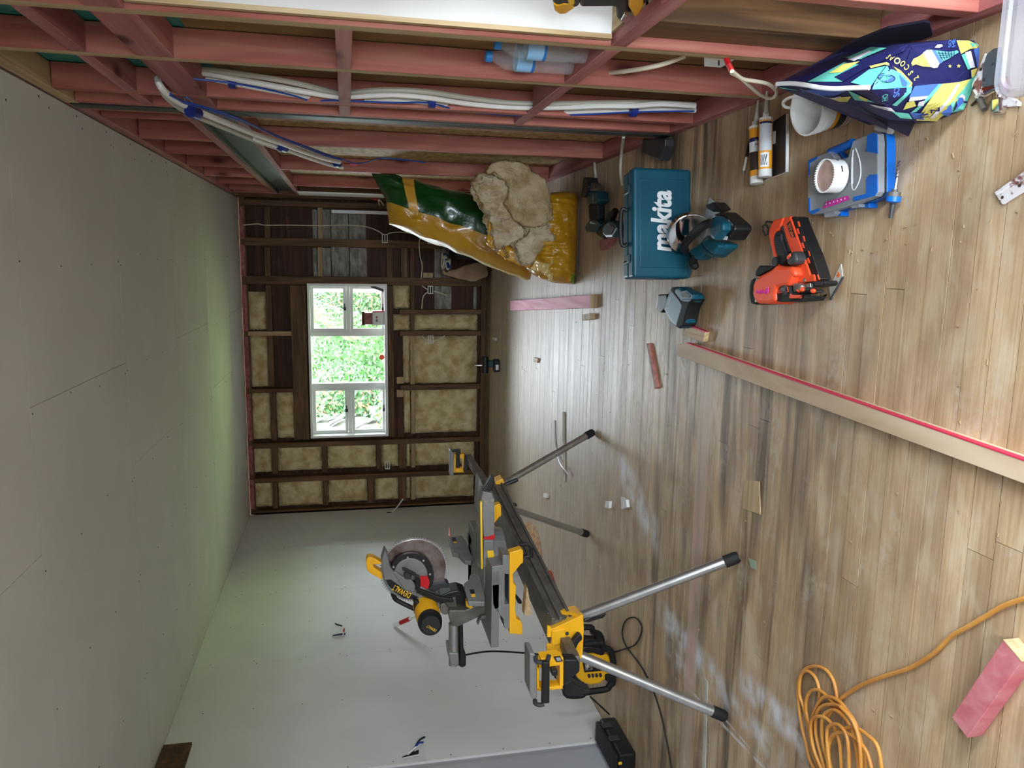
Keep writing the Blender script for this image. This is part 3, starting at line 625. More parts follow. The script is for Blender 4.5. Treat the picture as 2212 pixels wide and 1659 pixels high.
for k in range(5): t_ = .12+k*.17; mb.face([q[0].lerp(q[3], .1).lerp(q[1].lerp(q[2], .1), t_), q[0].lerp(q[3], .9).lerp(q[1].lerp(q[2], .9), t_), q[0].lerp(q[3], .9).lerp(q[1].lerp(q[2], .9), t_+.06), q[0].lerp(q[3], .1).lerp(q[1].lerp(q[2], .1), t_+.06)])
mb.build('sticker_lines', 'white_print', ws)
polyY(MB(), cH(95, 870, 165, 875, 195, 960, 200, 1500, 180, 1530, 130, 1530, 95, 1440), 2.55, .09).build('support_bar', 'cast_grey', st, bevel=.004)
polyY(MB(), cH(285, 1000, 385, 1000, 380, 1590, 270, 1600, 270, 1570), 2.53, .02).build('stop_plate', 'black_plastic', st, bevel=.004)
mb = MB(); mb.tube(smooth_path(fy(cH(180, 905, 190, 980, 260, 1000, 340, 990, 370, 900), 2.55), 4), .009, 8); mb.tube(smooth_path(fy(cH(170, 1540, 180, 1590, 240, 1610, 300, 1595), 2.55), 4), .009, 8); mb.build('stop_hook', 'dark_grey', st, smooth=True)
polyY(MB(), cH(415, 1120, 500, 1110, 500, 1200, 415, 1205), 2.54, .04).build('knob', 'black_plastic', st, bevel=.005)
# far extension arm
e0, e1 = PY(1062, 1066, 4.5), PY(1011, 988, 5.1); d = (e1-e0).normalized(); sx = V((1, 0, 0)); sx = (sx-d*sx.dot(d)).normalized(); sz = d.cross(sx)
MB().obox((e0+e1)/2, (e1-e0)/2, sx*.024, sz*.021).build('extension_arm', 'dusty_metal', st, bevel=.003)
mb = MB()
for p in (cE(125, 215, 225, 210, 225, 248, 130, 250), cE(125, 340, 225, 338, 225, 375, 128, 378), cE(205, 245, 228, 245, 228, 342, 205, 342), cE(122, 215, 145, 215, 145, 378, 122, 378)): polyY(mb, p, 5.1, .05)
mb.build('work_support', 'yellow', st, bevel=.002)
polyY(MB(), cE(92, 180, 108, 180, 128, 215, 124, 400, 95, 405), 5.08, .09).build('support_bar', 'cast_grey', st, bevel=.003)
mb = MB(); polyY(mb, cE(105, 175, 185, 168, 190, 215, 150, 218, 148, 195, 112, 195), 5.07, .02); polyY(mb, cE(148, 218, 180, 218, 180, 335, 145, 335), 5.09, .02); polyY(mb, cE(228, 205, 245, 245, 300, 300, 255, 325, 235, 375, 215, 372), 5.06, .05); mb.build('stop_plate', 'black_plastic', st, bevel=.003)
# mounting brackets that carry the saw
mp_ = cD(1330, 390, 1435, 358, 1452, 370, 1452, 480, 1430, 495, 1395, 540, 1360, 580, 1365, 660, 1390, 690, 1380, 900, 1395, 985, 1430, 1000, 1447, 1040, 1447, 1125, 1330, 1115)
polyY(MB(), mp_, 3.12, .045).build('mount', 'yellow', st, bevel=.003)
mb = MB(); mb.prism([p+V((.045, .5, 0)) for p in fy(mp_, 3.12)], (0, .045, 0)); mb.build('mount', 'yellow', st, bevel=.003)
for q_, Y_, t_ in ((cE(715, 1015, 790, 1012, 838, 1060, 840, 1140, 790, 1155, 750, 1130, 800, 1120, 815, 1080, 790, 1040, 730, 1045), 3.3, .03), (cE(690, 1480, 740, 1540, 730, 1560, 700, 1550, 680, 1500), 3.2, .03)): polyY(MB(), q_, Y_, t_).build('mount_clamp', 'black_plastic', st, bevel=.004)

# ================================================================== MITRE SAW
YBL = 3.38
sw = thing('mitre_saw', 'grey and yellow sliding mitre saw mounted on the folding stand', 'saw', (-1.45, 3.4, .82))
mb = MB(); YN = 3.13
polyY(mb, cD(1170, 515, 1270, 500, 1288, 560, 1288, 860, 1200, 900, 1180, 850), YN, .1); polyY(mb, cD(1270, 410, 1325, 415, 1332, 585, 1286, 580, 1268, 500), YN, .1)
polyY(mb, cD(1200, 898, 1288, 856, 1330, 850, 1330, 1075, 1285, 1070, 1275, 985), YN, .1); polyY(mb, cD(1323, 578, 1331, 578, 1331, 856, 1323, 856), YN, .1)
base = mb.build('base', 'cast_grey', sw, bevel=.004)
tz = PY(*cD(1172, 560)[0], YN).z
mb = MB(); mb.box((-1.70, 3.13, tz-.035), (-1.34, 3.80, tz)); mb.lathe((-1.43, 3.46, .845), (0, 0, 1), [(0, .16), (.10, .165), (tz-.845+.006, .165)], 32); mb.box((-1.66, 3.7, .845), (-1.4, 3.8, tz)); mb.build('table', 'cast_grey', sw, bevel=.003)
mb = MB(); polyY(mb, cE(372, 625, 388, 545, 470, 560, 490, 640, 490, 930, 470, 955, 395, 955), 3.30, .09); polyY(mb, cE(395, 985, 480, 985, 490, 1060, 480, 1200, 390, 1230), 3.28, .09); mb.build('mitre_arm', 'cast_grey', sw, bevel=.004)
lab(polyY(MB(), cE(398, 955, 440, 952, 492, 932, 492, 962, 470, 986, 398, 986), 3.295, .08).build('arm_band', 'red', sw), 'red band on the mitre arm')
lab(polyY(MB(), cE(362, 640, 378, 640, 386, 1240, 372, 1240), 3.285, .02).build('scale_strip', 'yellow_print', sw), 'yellow measuring scale')
mb = MB(); polyY(mb, cE(425, 1080, 480, 1075, 495, 1170, 490, 1200, 440, 1205), 3.275, .004); mb.build('scale_plate', 'yellow_print', sw)
polyY(MB(), cE(372, 545, 405, 515, 430, 470, 465, 412, 488, 412, 492, 470, 470, 545, 420, 540), 3.29, .04).build('lock_lever', 'black_plastic', sw, bevel=.006)
for q in cE(415, 645, 468, 622): p = PY(*q, 3.3); MB().cyl(p+V((0, -.004, 0)), p, .011, 12).build('bolt', 'steel', sw)
polyY(MB(), cE(355, 420, 398, 520, 372, 560, 355, 770, 335, 720, 345, 480), 3.55, .1).build('table_extension', 'cast_grey', sw, bevel=.003)
for pts in (cD(780, 245, 905, 235, 945, 290, 1000, 450, 985, 465, 930, 460, 870, 400, 820, 390), cD(1000, 580, 975, 590, 970, 625, 920, 665, 960, 825, 1105, 830, 1110, 790, 1060, 590, 1035, 580)):
    f_ = MB().prism(fx(pts, -1.46), (-.022, 0, 0)).build('fence', 'cast_grey', sw, bevel=.003)
for bpts, ypts in ((cD(810, 255, 845, 255, 855, 290, 820, 292), cD(825, 292, 855, 290, 856, 303, 830, 303)), (cD(970, 720, 1012, 718, 1018, 755, 985, 760), cD(985, 762, 1022, 760, 1024, 785, 990, 785))):
    MB().prism(fx(bpts, -1.4585), (.001, 0, 0)).build('fence_sticker', 'black_print', sw); MB().prism(fx(ypts, -1.4585), (.001, 0, 0)).build('fence_sticker', 'yellow_print', sw)
MB().prism(fx(cD(945, 210, 965, 210, 1050, 440, 1070, 540, 1045, 500), -1.44), (-.03, 0, 0)).build('fence_base', 'cast_grey', sw, bevel=.003)
# saw head
bc = PY(*cG(1078, 722)[0], YBL); R_ = (PY(*cG(1078, 722)[0], YBL)-PY(*cG(1078, 328)[0], YBL)).length
mb = MB(); pts = []
for k in range(160):
    a = 2*math.pi*k/160; rr_ = R_ if k % 2 else R_*.93
    aa = a+(0.012 if k % 2 else 0); pts.append(bc+V((rr_*math.cos(aa), 0, rr_*math.sin(aa))))
mb.prism(pts, (0, .003, 0)); mb.build('blade', 'steel', sw)
mat('disc_steel', S(120, 100, 96), .3, 1, col2=S(170, 158, 152), scale=14, stretch=(1, 1, 1))
mb = MB(); mb.lathe(bc+V((0, -.003, 0)), (0, 1, 0), [(0, R_*.915), (.003, R_*.915)], 64); mb.build('blade_face', 'disc_steel', sw)
def circ(c, r, n=40, a0=0, a1=360): return [(c[0]+r*math.cos(math.radians(a0+(a1-a0)*k/n)), c[1]+r*math.sin(math.radians(a0+(a1-a0)*k/n))) for k in range(n+1)]
ring = circ((1045, 795), 268, 40, -200, 30)+list(reversed(circ((1035, 795), 200, 40, -200, 30)))
G1 = lambda L_: [(700+x/5.53, 1100+y/5.53) for x, y in L_]
polyY(MB(), G1(ring), YBL-.03, .02).build('guard_ring', 'black_plastic', sw)
for q in ((830, 690), (1000, 575), (1188, 612), (1265, 775)): p = PY(*G1([q])[0], YBL-.03); MB().cyl(p, p+V((0, -.003, 0)), .005, 10).build('bolt', 'steel', sw)
polyY(MB(), G1(circ((1035, 790), 203, 30, -205, 10)), YBL-.034, .03).build('guard_cover', 'cast_grey', sw, bevel=.003)
hd = polyY(MB(), cG(725, 490, 685, 620, 700, 760, 730, 900, 800, 1000, 900, 1060, 1000, 1080, 1130, 1078, 1260, 1160, 1370, 1205, 1392, 1160, 1370, 1060, 1160, 920, 1110, 960, 960, 930, 850, 770, 790, 690, 765, 560), YBL-.05, .075).build('head_casting', 'cast_grey', sw, bevel=.006)
polyY(MB(), cG(850, 740, 925, 800, 1050, 850, 1100, 920, 1080, 1000, 960, 960, 900, 880, 820, 760), YBL-.055, .02).build('gear_housing', 'cast_grey', sw, bevel=.005)
lg = polyY(MB(), cG(735, 845, 800, 842, 1000, 992, 1130, 1055, 1080, 1074, 950, 1060, 840, 990, 765, 905), YBL-.0525, .003).build('logo_panel', 'black_print', sw)
o_, e_, u_ = fy(cG(1047, 1008, 838, 898, 1020, 1062), YBL-.0535)
text('logo_lettering', 'DEWALT', o_, e_-o_, u_-o_, .026, 'yellow_print', lg, width=(e_-o_).length, offs=.012)
mb = MB(); hp = fy(cG(500, 640, 507, 592, 540, 570, 585, 580, 690, 640, 695, 655, 640, 665, 585, 660, 600, 700, 690, 760, 700, 850, 540, 760, 510, 720), YBL-.04); mb.prism(hp, (0, .05, 0)); mb.build('handle', 'yellow', sw, bevel=.008)
MB().lathe(PY(*cG(1000, 800)[0], YBL-.06), (0, 1, 0), [(0, .014), (.004, .018), (.02, .018)], 16).build('arbor_knob', 'dark_grey', sw)
mb = MB(); polyY(mb, cG(930, 705, 955, 698, 1100, 770, 1090, 805, 945, 735), YBL-.065, .012); polyY(mb, cG(1085, 790, 1140, 800, 1150, 960, 1390, 1050, 1540, 1070, 1545, 1118, 1350, 1118, 1105, 1000, 1090, 920), YBL-.07, .02); mb.build('guard_link', 'black_plastic', sw, bevel=.003)
lab(polyY(MB(), cG(1150, 805, 1238, 805, 1262, 870, 1245, 955, 1155, 925), YBL-.045, .02).build('warning_panel', 'red', sw), 'red warning panel')
polyY(MB(), cG(1290, 900, 1380, 880, 1450, 870, 1500, 905, 1490, 940, 1400, 945, 1330, 990, 1240, 955), YBL-.03, .06).build('lower_guard', 'dark_grey', sw, bevel=.004)
mb = MB(); mb.tube(smooth_path(fy(cG(820, 1000, 850, 1070, 920, 1115, 1075, 1190), YBL), 4), .011, 8); mb.build('cable_guard', 'black_plastic', sw, smooth=True)
P0, P1 = PY(*cG(1200, 1140)[0], 3.36), PY(*cG(1262, 1330)[0], 3.22); d = P1-P0; mb = MB()
mb.lathe(P0, d, [(-.01, .045), (.0, .055), (d.length*.75, .056), (d.length, .05)], 24); mo = mb.build('motor', 'yellow', sw, smooth=True)
P2 = PY(*cG(1275, 1385)[0], 3.16); d2 = P2-P1; mb = MB(); mb.lathe(P1, d2, [(0, .053), (.012, .055), (d2.length*.8, .051), (d2.length, .04)], 24); mc = mb.build('motor_cap', 'black_plastic', sw, smooth=True)
pf = PY(*cG(1275, 1420)[0], 3.13); o_, e_, u_ = fy(cG(1345, 1440, 1240, 1378, 1320, 1478), 3.11)
text('cap_lettering', 'DEWALT', o_, e_-o_, u_-o_, .012, 'yellow_print', mc, width=(e_-o_).length)
polyY(MB(), cG(1075, 1080, 1150, 1120, 1130, 1230, 1160, 1320, 1130, 1330, 1075, 1240, 1080, 1170), 3.3, .05).build('motor_bracket', 'black_plastic', sw, bevel=.004)
mb = MB(); polyY(mb, cG(1385, 1140, 1440, 1115, 1490, 1180, 1485, 1240, 1430, 1262, 1392, 1230), 3.32, .1); polyY(mb, cD(700, 800, 850, 790, 860, 880, 800, 905, 760, 950, 715, 930), 3.34, .09)
mb.build('pivot', 'dusty_metal', sw, bevel=.004)
polyY(MB(), cD(790, 905, 930, 905, 1100, 830, 1190, 880, 1170, 935, 1060, 965, 870, 1055, 810, 1050, 780, 950), 3.30, .14).build('rear_arm', 'dusty_metal', sw, bevel=.006)
polyY(MB(), cD(800, 740, 870, 725, 940, 750, 945, 800, 935, 850, 880, 880, 750, 850, 700, 780), 3.36, .1).build('dust_chute', 'black_plastic', sw, bevel=.006)
polyY(MB(), cD(940, 820, 1010, 850, 990, 897, 940, 872), 3.29, .03).build('bevel_scale', 'yellow', sw, bevel=.002)
polyY(MB(), cD(1040, 1035, 1050, 1000, 1080, 960, 1150, 945, 1170, 985, 1150, 1000, 1100, 985, 1065, 1000, 1055, 1038), 3.27, .03).build('bevel_lever', 'dusty_metal', sw, bevel=.003)
mb = MB(); mb.tube(fy(cD(830, 1020, 830, 1390), 3.36), .0245, 14); mb.tube(fy(cD(840, 1020, 840, 1380), 3.43), .0245, 14); mb.build('slide_rail', 'alu', sw, smooth=True)
polyY(MB(), cD(785, 1285, 875, 1290, 880, 1390, 850, 1412, 800, 1395), 3.33, .13).build('rail_end', 'cast_grey', sw, bevel=.006)
mb = MB(); polyY(mb, cD(880, 1030, 915, 1030, 920, 1260, 942, 1310, 942, 1410, 905, 1425, 875, 1410, 885, 1300), 3.34, .06); mb.build('carry_handle', 'black_plastic', sw, bevel=.008)
cab = smooth_path([PY(*cD(935, 1305)[0], 3.36), PY(1060, 1407, 3.45), PY(1140, 1411, 3.6), PY(1185, 1416, 3.8), PY(1240, 1420, 4.0)], 6)
MB().tube(cab, .0045, 8).build('cord', 'black_rubber', sw, smooth=True)
mb = MB(); o_ = thing('timber_wedge', 'short wedge-shaped timber offcut lying on the stand beam', 'offcut', axs(3.15, .746))
w0 = fy(cD(1462, 950, 1528, 955, 1530, 910, 1487, 690, 1465, 905), 3.06); MB().prism(w0, (.0, .05, 0)).build('offcut', 'tan_y', o_)

# ================================================================== JOBSITE RADIO BEHIND THE STAND
rd = thing('jobsite_radio', 'yellow jobsite radio in a black roll cage by the left wall', 'radio', (-2.42, 4.2, 0))
YR_ = 4.1
body = polyY(MB(), cH(820, 960, 850, 885, 1010, 880, 1225, 900, 1255, 960, 1290, 1180, 1180, 1250, 1100, 1312, 960, 1330, 850, 1290, 780, 1230, 760, 1180), YR_, .17).build('body', 'yellow', rd, bevel=.012)
polyY(MB(), cH(850, 985, 1140, 960, 1180, 1120, 880, 1148), YR_-.006, .01).build('control_panel', 'black_plastic', rd, bevel=.003)
polyY(MB(), cH(882, 1000, 985, 992, 998, 1105, 895, 1118), YR_-.010, .006).build('socket_plate', 'alu', rd)
p = PY(*cH(940, 1052)[0], YR_-.012); MB().lathe(p, (0, -1, 0), [(0, .022), (.004, .021), (.010, .012), (.012, 0.002)], 20).build('dial', 'chrome', rd, smooth=True)
for k in range(4): polyY(MB(), cH(925+k*54, 1172-k*3, 958+k*54, 1168-k*3, 972+k*54, 1205-k*3, 950+k*54, 1228-k*3, 930+k*54, 1215-k*3), YR_-.004, .006).build('grille_slot', 'dark_grey', rd)
mb = MB(); cg = cH(870, 735, 1110, 718, 1150, 790, 1250, 830, 1285, 960, 1305, 1250, 1240, 1330, 1190, 1385, 900, 1430, 840, 1470, 640, 1470, 600, 1380, 640, 1290, 760, 1330, 850, 1330)
for yy in (YR_-.02, YR_+.19): mb.tube(smooth_path(fy(cg[:12], YR_)if yy < YR_ else [q+V((0, .2, 0)) for q in fy(cg[:12], YR_)], 3), .02, 8)
for q in (cg[0], cg[2], cg[5], cg[8], cg[10]): a_ = PY(*q, YR_); mb.tube([a_, a_+V((0, .2, 0))], .02, 8)
mb.build('roll_cage', 'black_rubber', rd, smooth=True)
polyY(MB(), cH(840, 790, 920, 770, 1100, 790, 1180, 830, 1170, 900, 1120, 910, 1000, 870, 860, 880), YR_-.01, .16).build('handle', 'black_plastic', rd, bevel=.01)
polyY(MB(), cH(1180, 1190, 1300, 1180, 1325, 1230, 1310, 1290, 1240, 1310, 1190, 1270), YR_-.02, .2).build('corner_guard', 'black_rubber', rd, bevel=.012)
mb = MB(); mb.tube(smooth_path([PY(1275, 1505, 4.05), PY(1300, 1528, 4.0)]+[PZ(1316, 1543, .006)], 5), .005, 8); mb.build('cord', 'black_rubber', rd, smooth=True)

# black tool case by the left wall
bx = thing('black_toolbox', 'black plastic power tool box standing against the left wall', 'toolbox', (-2.81, 3.94, 0))
q = [PZ(1358, 1588, .0), PZ(1362, 1659, 0)]; d = V((0, -1, 0))
xr, xl_ = -2.735, -2.88; ya, yb2 = 4.08, 3.72
MB().box((xl_, yb2, 0), (xr, ya, .10)).build('body', 'black_plastic', bx, bevel=.012)
MB().box((xl_+.01, yb2+.01, .10), (xr-.01, ya-.01, .128)).build('lid', 'black_rubber', bx, bevel=.008)
for yy in (3.85, 3.98): MB().box((xr-.005, yy, .05), (xr+.006, yy+.04, .11)).build('latch', 'dark_grey', bx, bevel=.003)
MB().box((xr-.06, yb2-.002, .085), (xr-.045, yb2+.002, .105)).build('tab', 'yellow_print', bx)
bc_ = thing('extension_cord', 'thin black power cord looping over the floor by the stand leg', 'cord', PZ(1388, 1360, 0))
lp = [(1322, 1410), (1355, 1400), (1372, 1392), (1384, 1372), (1386, 1352), (1372, 1334), (1352, 1340), (1344, 1366), (1352, 1395), (1385, 1440), (1412, 1495), (1428, 1545), (1440, 1600), (1452, 1670)]
MB().tube(smooth_path(fz(lp, .005), 6), .0042, 8).build('flex', 'black_rubber', bc_, smooth=True)
# ================================================================== FLOOR OBJECTS
def slab(mb, pts, ztop, th, mi=0): return mb.prism(fz(pts, ztop), (0, 0, -th), mi)
def soften(o, vox=.012, it=6, disp=0, dscale=.08, fac=.5):
    md = o.modifiers.new('remesh', 'REMESH'); md.mode = 'VOXEL'; md.voxel_size = vox; md.use_smooth_shade = True
    md = o.modifiers.new('smooth', 'SMOOTH'); md.iterations = it; md.factor = fac
    if disp:
        tx = bpy.data.textures.new('cl', 'CLOUDS'); tx.noise_scale = dscale; tx.noise_depth = 3
        md = o.modifiers.new('disp', 'DISPLACE'); md.texture = tx; md.strength = disp; md.mid_level = .5; md.texture_coords = 'GLOBAL'
    return o
cA = crop(1250, 250, 3.3175); cB = crop(1580, 150, 3.13); cI = crop(1000, 330, 5.35); cJ = crop(1600, 450, 7.54); cK = crop(1680, 40, 5.027); cL = crop(1730, 270, 7.9); cM = crop(1230, 370, 8.73); cN = crop(1400, 400, 5.184)

# ---- teal tool case standing on edge
tcz = thing('tool_case', 'large teal tool case standing upright with white lettering', 'tool case', (.18, 3.42, 0))
BLc, BRc = V((-.068, 3.322, 0)), V((.424, 3.380, 0)); e = (BRc-BLc).normalized(); nb = V((-e.y, e.x, 0)); Wc = (BRc-BLc).length; Hc = .285; zv = V((0, 0, 1))
def cbox(mb, u0, u1, d0, d1, z0, z1, mi=0):
    return mb.prism([BLc+e*u0+nb*d0+zv*z0, BLc+e*u1+nb*d0+zv*z0, BLc+e*u1+nb*d1+zv*z0, BLc+e*u0+nb*d1+zv*z0], zv*(z1-z0), mi)
cbox(MB(), 0, Wc, 0, .07, 0.004, Hc).build('front_shell', 'teal', tcz, bevel=.014, seg=3); cbox(MB(), .004, Wc-.004, .073, .145, 0, Hc-.004).build('back_shell', 'teal', tcz, bevel=.014, seg=3)
cbox(MB(), .045, Wc-.05, -.003, .01, .03, Hc-.03).build('raised_panel', 'teal', tcz, bevel=.003)
mb = MB()
for k in range(44): z0 = .036+k*.0049; cbox(mb, .055, Wc-.06, -.0046, -.002, z0, z0+.0026)
o = mb.build('ribs', 'teal', tcz); o['kind'] = 'stuff'
def onf(q, d=-.0055): return PP(q[0], q[1], BLc+nb*d, nb)
o_, e_, u_ = [onf(q) for q in cA(658, 972, 658, 535, 572, 972)]
lt = text('logo_lettering', 'makita', o_, e_-o_, u_-o_, .095, 'white_print', tcz, shear=.12, width=(e_-o_).length, offs=.035, off=.0012)
lab(lt, 'white bold lettering')
for u in (.07, Wc-.11):
    cbox(MB(), u, u+.04, .045, .10, Hc-.012, Hc+.006).build('latch', 'teal_dark', tcz, bevel=.003); cbox(MB(), u+.005, u+.012, .05, .095, Hc+.005, Hc+.012).build('latch_clip', 'chrome', tcz)
mb = MB(); hp = [BLc+e*(.16)+nb*.075+zv*Hc, BLc+e*.165+nb*.085+zv*(Hc+.025), BLc+e*.31+nb*.085+zv*(Hc+.025), BLc+e*.315+nb*.075+zv*Hc]; mb.tube(smooth_path(hp, 4), .010, 8)
mb.build('handle', 'black_plastic', tcz, smooth=True); cbox(MB(), .40, .45, .02, .04, -.0, .002); cbox(MB(), .02, .09, -.004, .002, .004, .022).build('foot', 'teal_dark', tcz)

# ---- circular saw
cs = thing('circular_saw', 'teal cordless circular saw in front of the teal tool case', 'saw', (.12, 3.1, 0))
pr = fz(cN(700, 128, 915, 370), .004); ax_ = (pr[1]-pr[0]); wv = ax_.normalized(); fv = V((-wv.y, wv.x, 0)); fv = fv if fv.x < 0 else -fv   # fv = towards the front of the saw
if (PZ(1440, 590)-pr[0]).dot(fv) < 0: fv = -fv
MB().prism([pr[0], pr[1], pr[1]+fv*.19, pr[0]+fv*.22], (0, 0, .004)).build('base_plate', 'alu', cs)
gp = fz(cN(400, 620, 700, 130), .09)
def slabN(mb, pts, zt, th): return slab(mb, cN(*pts), zt, th)
mid = (pr[0]*.82+pr[1]*.18); gc = mid+fv*.155+V((0, 0, .078))
mb = MB(); mb.lathe(gc-wv*.014, wv, [(0, .088), (.004, .094), (.024, .094), (.028, .088)], 40); cg_ = mb.build('blade_guard', 'chrome', cs, smooth=True)
mb = MB(); mb.lathe(gc-wv*.016, wv, [(0, .05), (-.004, .045)], 24); mb.build('guard_recess', 'dark_grey', cg_)
MB().lathe(gc-wv*.0155, wv, [(0, .012), (-.012, .010)], 12).build('blade_bolt', 'steel', cs)
mb = MB(); slabN(mb, (450, 730, 570, 650, 640, 560, 720, 600, 860, 660, 845, 710, 720, 810, 690, 800, 610, 770, 540, 845, 470, 780), .10, .06); o = mb.build('motor_housing', 'teal', cs); soften(o, .006, 4)
mb = MB(); slabN(mb, (590, 640, 650, 590, 760, 640, 790, 680, 720, 780, 630, 710), .125, .05); o = mb.build('motor', 'teal', cs); soften(o, .006, 5)
mb = MB(); slabN(mb, (690, 380, 740, 345, 830, 420, 830, 500, 740, 615, 690, 580, 680, 470), .165, .1); o = mb.build('grip_housing', 'teal', cs); soften(o, .006, 3)
mb = MB(); mb.tube(smooth_path([PZ(*q, z_) for q, z_ in zip(cN(720, 430, 640, 440, 540, 520, 450, 610, 400, 690, 420, 730), (.165, .175, .17, .155, .13, .1))], 5), .017, 10); mb.build('handle', 'black_rubber', cs, smooth=True)
mb = MB(); slabN(mb, (720, 330, 800, 300, 960, 440, 965, 500, 890, 620, 790, 570, 850, 500, 830, 410), .13, .075); bt = mb.build('battery', 'black_plastic', cs, bevel=.008)
mb = MB(); slabN(mb, (820, 560, 892, 575, 875, 615, 805, 605), .1315, .002); mb.build('battery_label', 'white_print', bt)
o_, e_, u_ = fz(cN(905, 480, 852, 410, 935, 455), .131); text('battery_lettering', 'makita', o_, e_-o_, u_-o_, .012, 'white_print', bt)
o_, e_, u_ = fz(cN(945, 462, 890, 395, 960, 445), .131); text('battery_lettering', '18V 5.0Ah', o_, e_-o_, u_-o_, .008, 'white_print', bt)
mb = MB(); mb.tube(smooth_path([PZ(*q, z_) for q, z_ in zip(cN(540, 790, 500, 860, 545, 930), (.09, .075, .06))], 4), [.012, .014, .016, .018, .019, .019, .019, .016, .012], 10); mb.build('front_handle', 'black_rubber', cs, smooth=True)
mb = MB(); slabN(mb, (640, 220, 720, 190, 790, 270, 720, 300, 660, 270), .07, .06); mb.build('depth_lever', 'black_plastic', cs, bevel=.005)

# ---- small cordless saw lying on a stick
js = thing('jigsaw', 'small teal cordless saw without battery lying by the long plank', 'saw', (-.2, 3.4, 0))
o = slab(MB(), cN(170, 1390, 215, 1230, 265, 1140, 345, 1135, 400, 1180, 470, 1200, 500, 1240, 495, 1290, 450, 1350, 420, 1450, 410, 1540, 370, 1600, 320, 1600, 250, 1540), .07, .06).build('body', 'teal', js); soften(o, .005, 22)
o = slab(MB(), cN(290, 1190, 345, 1140, 262, 1140, 240, 1180, 330, 1290, 370, 1350, 330, 1480, 300, 1580, 340, 1605, 395, 1570, 420, 1450, 450, 1350, 500, 1270, 440, 1300, 370, 1290), .072, .065).build('rubber_grip', 'black_rubber', js); soften(o, .005, 8)
mb = MB(); slab(mb, cN(350, 1190, 430, 1170, 500, 1225, 495, 1280, 370, 1285), .078, .03); mb.build('battery_socket', 'teal', js, bevel=.004); slab(MB(), cN(365, 1205, 420, 1195, 470, 1235, 460, 1260, 380, 1255), .0795, .004).build('contacts', 'dark_grey', js)
o = slab(MB(), cN(115, 1222, 210, 1218, 215, 1290, 190, 1380, 140, 1430, 105, 1400), .055, .045).build('shoe', 'black_plastic', js); soften(o, .006, 2)
slab(MB(), cN(105, 1240, 118, 1240, 100, 1380, 82, 1378), .05, .04).build('shoe_plate', 'white_print', js)
o_, e_, u_ = fz(cN(225, 1350, 280, 1240, 195, 1330), .0715); text('side_lettering', 'makita', o_, e_-o_, u_-o_, .014, 'white_print', js)
ob = thing('timber_stick', 'short timber stick with a red edge under the small saw', 'offcut', PZ(1495, 720, 0))
sp_ = cN(230, 1540, 410, 1560, 640, 1645, 640, 1760, 600, 1760, 240, 1610); MB().prism(fz([(1486, 702), (1523, 717), (1519, 738), (1512, 738), (1474, 722)], .022), (0, 0, -.022)).build('stick', 'tan_y', ob, bevel=.001)
slab(MB(), [(1487, 702), (1523, 716), (1522, 719), (1486, 705)], .0228, .02).build('red_edge', 'crimson', ob)

# ---- grinder, drill and block behind the case
gd = thing('angle_grinder', 'dark teal angle grinder lying beside the torn yellow bag', 'grinder', PZ(1280, 440, 0))
o = slab(MB(), cM(262, 108, 335, 118, 348, 300, 285, 470, 210, 492, 240, 300), .11, .07).build('disc_guard', 'black_plastic', gd, bevel=.006)
o = slab(MB(), cM(345, 225, 420, 215, 475, 300, 505, 375, 340, 375), .09, .06).build('gear_head', 'dusty_metal', gd, bevel=.008)
o = slab(MB(), cM(330, 370, 512, 370, 535, 560, 485, 625, 330, 612, 312, 450), .09, .075).build('body', 'teal_dark', gd, bevel=.014)
o_, e_, u_ = fz(cM(450, 610, 450, 430, 415, 610), .0915); text('side_lettering', 'makita', o_, e_-o_, u_-o_, .016, 'white_print', gd)
slab(MB(), cM(345, 608, 508, 590, 502, 935, 358, 925), .085, .06).build('grip', 'black_rubber', gd, bevel=.016)
slab(MB(), cM(285, 1045, 370, 905, 520, 930, 580, 1000, 495, 1100, 465, 1152, 300, 1135), .085, .085).build('battery_foot', 'teal_dark', gd, bevel=.01); slab(MB(), cM(395, 940, 510, 1000, 385, 990), .087, .004).build('foot_mark', 'paper_grey', gd)
dr = thing('cordless_drill', 'dark cordless drill standing behind the handle of the teal case', 'drill', PZ(1318, 500, 0))
o = slab(MB(), cM(600, 1090, 650, 1000, 740, 925, 890, 995, 905, 1070, 800, 1245, 680, 1255, 620, 1190), .16, .09).build('body', 'teal_dark', dr, bevel=.014)
slab(MB(), cM(685, 1090, 760, 1000, 850, 1060, 790, 1180, 700, 1180), .163, .006).build('motor_vent', 'black_plastic', dr)
MB().tube([PZ(*cM(760, 930)[0], .13), PZ(*cM(800, 840)[0], .125), PZ(*cM(875, 745)[0], .12)], [.03, .026, .018], 14).build('chuck', 'black_plastic', dr, smooth=True)
slab(MB(), cM(485, 1165, 610, 985, 665, 955, 600, 1085, 660, 1235, 630, 1275, 540, 1222), .07, .07).build('battery', 'black_plastic', dr, bevel=.006)
ob = thing('pink_block', 'pink framing block under the dark cordless drill', 'offcut', PZ(1310, 530, 0))
mb = MB(); slab(mb, cM(554, 1312, 640, 1265, 800, 1250, 690, 1400, 578, 1492), .045, .045); mb.build('block', 'pink_y', ob, bevel=.001)

